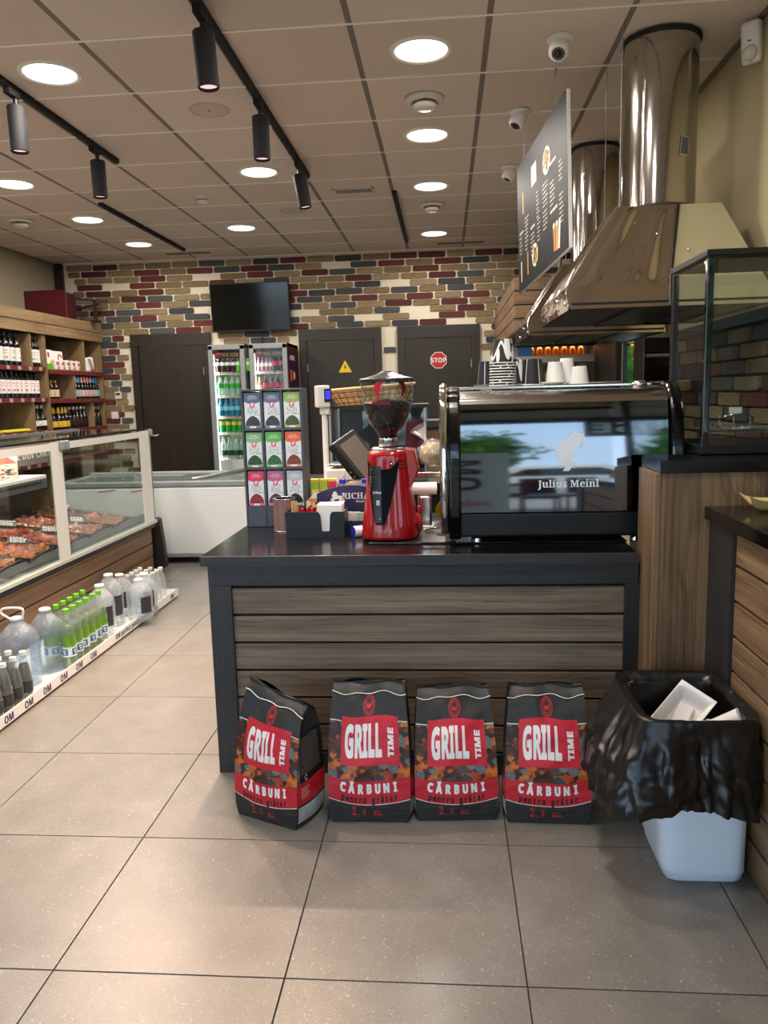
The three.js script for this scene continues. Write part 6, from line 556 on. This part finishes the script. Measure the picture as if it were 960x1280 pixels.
  // side art
  coals(900, 960, 255, 660); c.fillStyle = '#121212'; c.fillRect(960, 255, 500, 400); c.fillStyle = '#c9c5bd'; for (let k = 0; k < 26; k++) { let x = 985; while (x < 1400) { const l = 8 + 26 * q(); c.globalAlpha = 0.75; c.fillRect(x, 285 + k * 12, l, 3.4); x += l + 7; } } c.globalAlpha = 1; c.strokeStyle = '#f0f0f0'; c.lineWidth = 9; c.beginPath(); c.arc(1080, 622, 22, 0.3, 1.9); c.stroke(); c.beginPath(); c.arc(1080, 622, 22, 2.4, 4.0); c.stroke(); c.beginPath(); c.arc(1080, 622, 22, 4.5, 6.0); c.stroke(); c.fillStyle = '#e8d8d8'; for (let k = 0; k < 6; k++) c.fillRect(980, 700 + k * 16, 160 - 20 * (k % 3), 4); c.fillStyle = '#c9cccb'; c.fillRect(930, 850, 560, 130); c.fillStyle = '#8f9694'; for (let k = 0; k < 40; k++) c.fillRect(940 + k * 13.5, 862, 3 + 5 * q(), 105); });
const bagM = std(0xffffff, 0.5, 0, { map: bagTex, bumpMap: dataTex(256, 256, (u, v) => { const n = 255 * (0.6 * fbm(u * 7, v * 7, 91, 4, 7, 7) + 0.4 * Math.abs(fbm(u * 4, v * 9, 95, 3, 4, 9) - 0.45) * 3); return [cl(n), cl(n), cl(n)]; }, false), bumpScale: 0.006 });
function bag(label, x, z, ry, w, h, d, lean, twist, seed) { const o = thing('charcoal_bag', label, 'bag', [x, 0, z], ry, 'charcoal bags before the counter');
  const shape = (face, u, v) => { // v up, u across
    const dep = d * Math.pow(Math.max(0, 1 - Math.pow(v, 2.6)), 0.55) + 0.012, ww = w * (1 - 0.1 * Math.pow(v, 1.5) + 0.05 * Math.sin(v * Math.PI)) * (v < 0.08 ? 0.93 + v * 0.87 : 1), bul = 0.35 * Math.sin(Math.min(1, v * 1.15) * Math.PI) ** 0.7; let X, Z;
    if (face === 0) { X = (u - 0.5) * ww; Z = dep / 2 * (1 + bul * 0.35 * Math.sin(u * Math.PI)); } else if (face === 2) { X = (0.5 - u) * ww; Z = -dep / 2 * (1 + bul * 0.3 * Math.sin(u * Math.PI)); } else { const inn = 0.0 + 0.03 * Math.pow(v, 2.2) * Math.sin(u * Math.PI) - 0.012 * Math.sin(u * Math.PI) * (1 - v); X = (face === 1 ? 1 : -1) * (ww / 2 - inn); Z = (face === 1 ? 0.5 - u : u - 0.5) * dep; }
    const n1 = fbm(X * 16 + seed * 3 + 9, v * 9 + (face === 2 ? 7 : 0) + 3, seed, 3) - 0.45, edge = face === 0 || face === 2 ? Math.sin(u * Math.PI) : 0; Z += n1 * 0.022 * edge * (0.3 + v) * (face === 2 ? -1 : 1); const Y = v * h * (1 + 0.012 * Math.sin(u * 9 + seed)) ; const tw = twist * Math.pow(v, 2.2); return [X * Math.cos(tw * 0.4) + tw * 0.35 * 0.12 + 0, Y - tw * X * 0.55 * v, Z - lean * v * v - tw * 0.02 * X]; };
  const g = [0, 1, 2, 3].map((f) => sheet(f % 2 ? 10 : 26, 30, (u, v) => shape(f, u, v), (u, v) => [f % 2 === 0 ? u * 900 / 1536 : (f === 1 ? 900 + u * 600 : 1500 - u * 600) / 1536, v])); part(o, 'bag', merge([...g, sheet(6, 4, (u, v) => shape(0, u, 0).map((a, k) => (k === 2 ? a + (shape(2, 1 - u, 0)[2] - a) * v : a)), (u, v) => [0.02, 0.02])]), bagM);
  part(o, 'top_stitching', tube([...Array(14)].map((_, k) => { const p = shape(0, k / 13, 0.935 + 0.008 * Math.sin(k * 1.3 + seed)); return [p[0] * 1.02, p[1], p[2] + 0.003]; }), 0.0016, 50, 5), M.paper); part(o, 'top_hem', sheet(26, 2, (u, v) => { const p = shape(0, u, 0.985); return [p[0], p[1] + v * 0.012 + 0.004 * Math.sin(u * 14 + seed) * v, p[2] - 0.005 + 0.006 * Math.sin(u * 11 + seed)]; }), std(0x2a2a28, 0.6, 0, { side: THREE.DoubleSide })); }
bag('leftmost charcoal bag, crooked and turned with its text side showing', 0.425, -0.185, -0.42, 0.255, 0.44, 0.16, 0.0, 0.55, 1); bag('second charcoal bag from the left, tall and standing straight', 0.745, -0.195, 0.0, 0.272, 0.452, 0.14, 0.06, 0.0, 2); bag('third charcoal bag from the left, shortest and slightly turned', 1.035, -0.215, 0.06, 0.272, 0.43, 0.14, 0.06, -0.02, 3); bag('rightmost charcoal bag beside the white bin', 1.345, -0.205, -0.02, 0.275, 0.44, 0.14, 0.06, -0.02, 4);

// ================================================================ BIN
{ const b = thing('waste_bin', 'white tapered plastic waste bin standing against the side counter', 'bin', [1.735, 0, 0.03]); const sec = (y, hw, hd, n = 40) => [...Array(n + 1)].map((_, k) => { const a = k / n * 6.2832, c = Math.cos(a), s = Math.sin(a), q = Math.pow(Math.pow(Math.abs(c), 9) + Math.pow(Math.abs(s), 9), -1 / 9); return [hw * c * q + 0.022 - 0.03 * Math.max(0, (y - 0.03) / 0.47), y, hd * s * q]; });
  const lv = [[0, 0.1, 0.13], [0.004, 0.112, 0.14], [0.03, 0.116, 0.144], [0.032, 0.119, 0.147], [0.06, 0.12, 0.148], [0.5, 0.145, 0.172], [0.5, 0.14, 0.167], [0.05, 0.114, 0.142], [0.045, 0, 0]], ss = lv.map(([y, a, d]) => sec(y, a, d)); part(b, 'body', sheet(40, lv.length - 1, (u, v) => ss[Math.round(v * (lv.length - 1))][Math.round((1 - u) * 40)]), phy(0xeaf4ff, 0.3)); part(b, 'rim', tube(sec(0.498, 0.147, 0.174).slice(0, -1), 0.005, 120, 6, true), M.white);
  // liner: inside drop, over the rim, loose skirt outside
  const l = thing('bin_liner', 'glossy black plastic liner bag draped over the white bin', 'bin bag', [1.735, 0, 0.03]); const N = 200, rows = 60, rim = sec(0.525, 0.152, 0.182, N);
  const gl = sheet(N, rows, (u, v) => { const k = Math.round((1 - u) * N), p = rim[k], a = k / N * 6.2832, c = Math.cos(a), s = Math.sin(a), left = Math.max(0, -c) ** 1.2, front = Math.max(0, s), right = Math.max(0, c); const nz = fbm(a * 2.1 + 20, v * 4, 13, 4) - 0.45, fold = fbm(a * 5 + 9, v * 1.2, 23, 3) - 0.45;
    if (v < 0.4) { const t = 1 - v / 0.4, drop = 0.3 * Math.min(1, t * 1.5), sh = (0.99 - 0.09 * Math.min(1, t * 20) - 0.16 * Math.min(1, t * 1.5)) * (t > 0.667 ? Math.max(0.001, (1 - t) / 0.333) : 1), y = 0.53 - drop; return [p[0] * sh + nz * 0.012 * t + 0.022 - 0.03 * (y - 0.03) / 0.47, y + 0.01 * fold, p[2] * sh + nz * 0.012 * t]; }
    const t = (v - 0.4) / 0.6, len = 0.265 + 0.05 * Math.sin(a * 2 + 0.6) * front + 0.03 * front + 0.06 * fold + 0.02 * left - 0.045 * right, out = (0.018 + 0.1 * Math.sin(t * 1.9) * left + 0.03 * t * front + 0.012 * t) * (1 - 0.75 * right * (1 - front)) + (nz * 0.05 + fold * 0.07) * Math.min(1, t * 2.2) * (1 - 0.7 * right * (1 - front)); const e = Math.hypot(c, s) || 1, cr = (0.5 - Math.abs(fbm(a * 5 + 30, t * 2.2 + a * 1.3, 33, 3) - 0.45) * 4) * 0.016 * Math.min(1, t * 3) * (1 - 0.7 * right * (1 - front)); return [Math.min(p[0] - 0.008 + c / e * (out + cr), 0.148), 0.535 - 0.01 * (1 - t) - len * Math.pow(t, 0.95) + 0.006 * fold, p[2] + s / e * (out + cr) - 0.01 * t * front]; });
  part(l, 'film', gl, phy(0x0d0d0d, 0.3, { side: THREE.DoubleSide, clearcoat: 0.25, clearcoatRoughness: 0.3, bumpMap: dataTex(256, 256, (u, v) => { const n = 255 * (0.5 * fbm(u * 9, v * 5, 111, 4, 9, 5) + Math.abs(fbm(u * 5, v * 4, 117, 3, 5, 4) - 0.45) * 2); return [cl(n), cl(n), cl(n)]; }, false), bumpScale: 0.012 }));
  const f = thing('foam_tray', 'used white foam food tray lying in the bin', 'food tray', [1.725, 0.43, 0.0]); f.rotation.set(0.5, 0.75, 0.35); part(f, 'tray', sheet(24, 16, (u, v) => { const a = (u - 0.5) * 2, b2 = (v - 0.5) * 2, e = Math.max(Math.abs(a), Math.abs(b2)), y = e > 0.82 ? 0.04 : e > 0.62 ? 0.04 * ((e - 0.62) / 0.2) : 0; return [a * 0.095, y, b2 * 0.06]; }), std(0xece9e4, 0.55, 0, { side: THREE.DoubleSide })); part(f, 'folded_napkin', box(0.07, 0.01, 0.045, 0.004), M.paper, 0.01, 0.012, 0, 0, 0.2); const cp = thing('crushed_cup', 'crumpled white foam cup under the tray in the bin', 'cup', [1.8, 0.42, 0.08]); cp.rotation.set(0.5, 0, -0.7); part(cp, 'cup', cupBody(0.1, 0.04), M.white); part(cp, 'rim', new THREE.TorusGeometry(0.042, 0.003, 6, 24), M.white, 0, 0.003, 0, Math.PI / 2); }

// ================================================================ OUTSIDE (seen mirrored in the polished steel and through the small window)
{ const g = struct('ground'); part(g, 'paving', box(60, 0.2, 40), std(0x8f8a82, 0.9), 0, -0.2, 22.5); part(g, 'lawn', box(40, 0.2, 40), std(0x5c7a38, 0.95), 24, -0.22, -15); const pl = []; for (let k = 0; k < 26; k++) pl.push(at(box(7, 0.03, 0.132), -0.5, -0.02, 3.4 + k * 0.14)); const d = part(g, 'deck_planks', merge(pl), std(0x6d5442, 0.7)); d.userData.kind = 'stuff'; part(g, 'deck_bed', box(7, 0.02, 3.8), M.matte, -0.5, -0.06, 5.2); }
{ const c = struct('canopy'); part(c, 'roof', box(11.4, 0.12, 2.4), std(0x8a7a68, 0.7), 0.9, 3.0, 4.4); part(c, 'side_roof', box(1.6, 0.12, 3.4), std(0x8a7a68, 0.7), 3.4, 3.0, 1.48); part(c, 'fascia', box(11.4, 0.3, 0.06), std(0x2d2a28, 0.6), 0.9, 2.95, 5.6); for (const x of [-4.2, 6.3]) part(c, 'post', box(0.12, 3, 0.12), M.matte, x, 1.45, 5.5); }
{ const b = thing('advertising_banner', 'white outdoor banner with large blue OM letters mirrored in the machine', 'banner', [1.3, 0, 4.6], Math.PI); part(b, 'panel', box(0.75, 1.5, 0.03), M.paper, 0, 0.95, 0); part(b, 'lettering', text('OM', 0.36, 0.004), M.navy, 0.1, 1.12, 0.017, 0, 0, Math.PI / 2); part(b, 'script', text('cafe', 0.12, 0.004, serif), std(0xb83a68, 0.5), 0.0, 0.45, 0.017); part(b, 'stand', box(0.8, 0.05, 0.4), M.matte, 0, 0.03, 0); }
{ const s = thing('house_sign', 'white lettering HOUSE on a dark outdoor signboard, mirrored in the machine', 'sign', [3.35, 2.3, 4.3], Math.PI); part(s, 'board', box(1.9, 0.5, 0.03), std(0x2a2826, 0.6)); part(s, 'lettering', text('N HOUSE', 0.3, 0.01), M.white, 0, 0, 0.016); for (const x of [-0.5, 0.5]) part(s, 'hanger', cyl(0.01, 0.01, 0.4, 8), M.matte, x, 0.45, 0); }
{ const c = thing('parked_car', 'white parked car outside, mirrored in the machine', 'car', [3.6, 0, 12], 0); const s = new THREE.Shape(); s.moveTo(-2, 0.3); s.lineTo(2, 0.3); s.quadraticCurveTo(2.1, 0.6, 2, 0.8); s.lineTo(1.2, 0.95); s.quadraticCurveTo(0.7, 1.45, 0.2, 1.48); s.lineTo(-1.2, 1.46); s.quadraticCurveTo(-1.8, 1.2, -2, 0.9); s.closePath(); part(c, 'body', extr(s, 1.5, 0.08), phy(0xd8d6d2, 0.2, { clearcoat: 1 }), 0, 0, -0.75); const wsh = poly([[0.95, 0.98], [0.25, 1.38], [-1.1, 1.36], [-1.5, 0.98]]); part(c, 'side_window', extr(wsh, 0.01), M.gloss, 0, 0, 0.835); part(c, 'side_window', extr(wsh, 0.01), M.gloss, 0, 0, -0.845); for (const [x, z] of [[1.25, 0.75], [-1.25, 0.75], [1.25, -0.75], [-1.25, -0.75]]) { const w = part(c, 'wheel', at(cyl(0.32, 0.32, 0.22, 24), 0, 0, 0, Math.PI / 2), M.rubber, x, 0.32, z); part(w, 'hub', at(cyl(0.19, 0.19, 0.23, 16), 0, 0, 0, Math.PI / 2), M.alu); } for (const z of [-0.5, 0.5]) part(c, 'headlamp', box(0.06, 0.12, 0.3, 0.02), M.clear, 2.05, 0.7, z); }
function chair(label, x, z, ry) { const o = thing('terrace_chair', label, 'chair', [x, 0, z], ry, 'dark terrace chairs'); part(o, 'seat', box(0.44, 0.04, 0.44, 0.01), M.matte, 0, 0.45, 0); part(o, 'backrest', box(0.44, 0.45, 0.03, 0.01), std(0x5a1418, 0.6), 0, 0.75, -0.21, -0.1); for (const [a, b] of [[-1, -1], [-1, 1], [1, -1], [1, 1]]) part(o, 'leg', box(0.03, 0.45, 0.03), M.matte, a * 0.2, 0.225, b * 0.2); }
chair('dark terrace chair with red back outside, nearer the banner', 2.1, 5.6, Math.PI); chair('dark terrace chair with red back outside, farther from the banner', 2.75, 5.9, Math.PI - 0.4);
function tree(label, x, z, h, seed) { const q = rng(seed), t = thing('tree', label, 'tree', [x, -0.12, z], 0, 'trees outside'); part(t, 'trunk', lathe([[0.2, 0], [0.14, h * 0.3], [0.08, h * 0.7], [0, h * 0.75]], 10), std(0x5a4632, 0.9)); const leaf = new THREE.PlaneGeometry(0.34, 0.2), im = new THREE.InstancedMesh(leaf, std(0x5f8a2c, 0.7, 0, { side: THREE.DoubleSide }), 2200), d = new THREE.Object3D(), col = new THREE.Color(); for (let i = 0; i < 2200; i++) { const a = q() * 6.28, b = Math.acos(2 * q() - 1), r = Math.pow(q(), 0.4) * h * 0.36 * (0.8 + 0.3 * Math.sin(a * 4 + b * 5)); d.position.set(r * Math.sin(b) * Math.cos(a), h * 0.62 + r * 1.05 * Math.cos(b), r * Math.sin(b) * Math.sin(a)); d.rotation.set(q() * 6, q() * 6, q() * 6); d.updateMatrix(); im.setMatrixAt(i, d.matrix); im.setColorAt(i, col.setHSL(0.24 + 0.05 * q(), 0.5, 0.35 + 0.2 * q())); } im.name = 'foliage'; im.userData.kind = 'stuff'; t.add(im); }
tree('green tree beyond the parking area, mirrored left in the steel', -3, 19, 5.5, 1); tree('green tree beyond the parked car, mirrored in the steel', 2, 22, 6, 2); tree('green tree at the right edge of the mirrored scene', 8, 18, 5, 3); tree('sunlit green tree seen through the small window by the oven', 4.3, -11, 3.9, 4);

renderer.render(scene, camera);
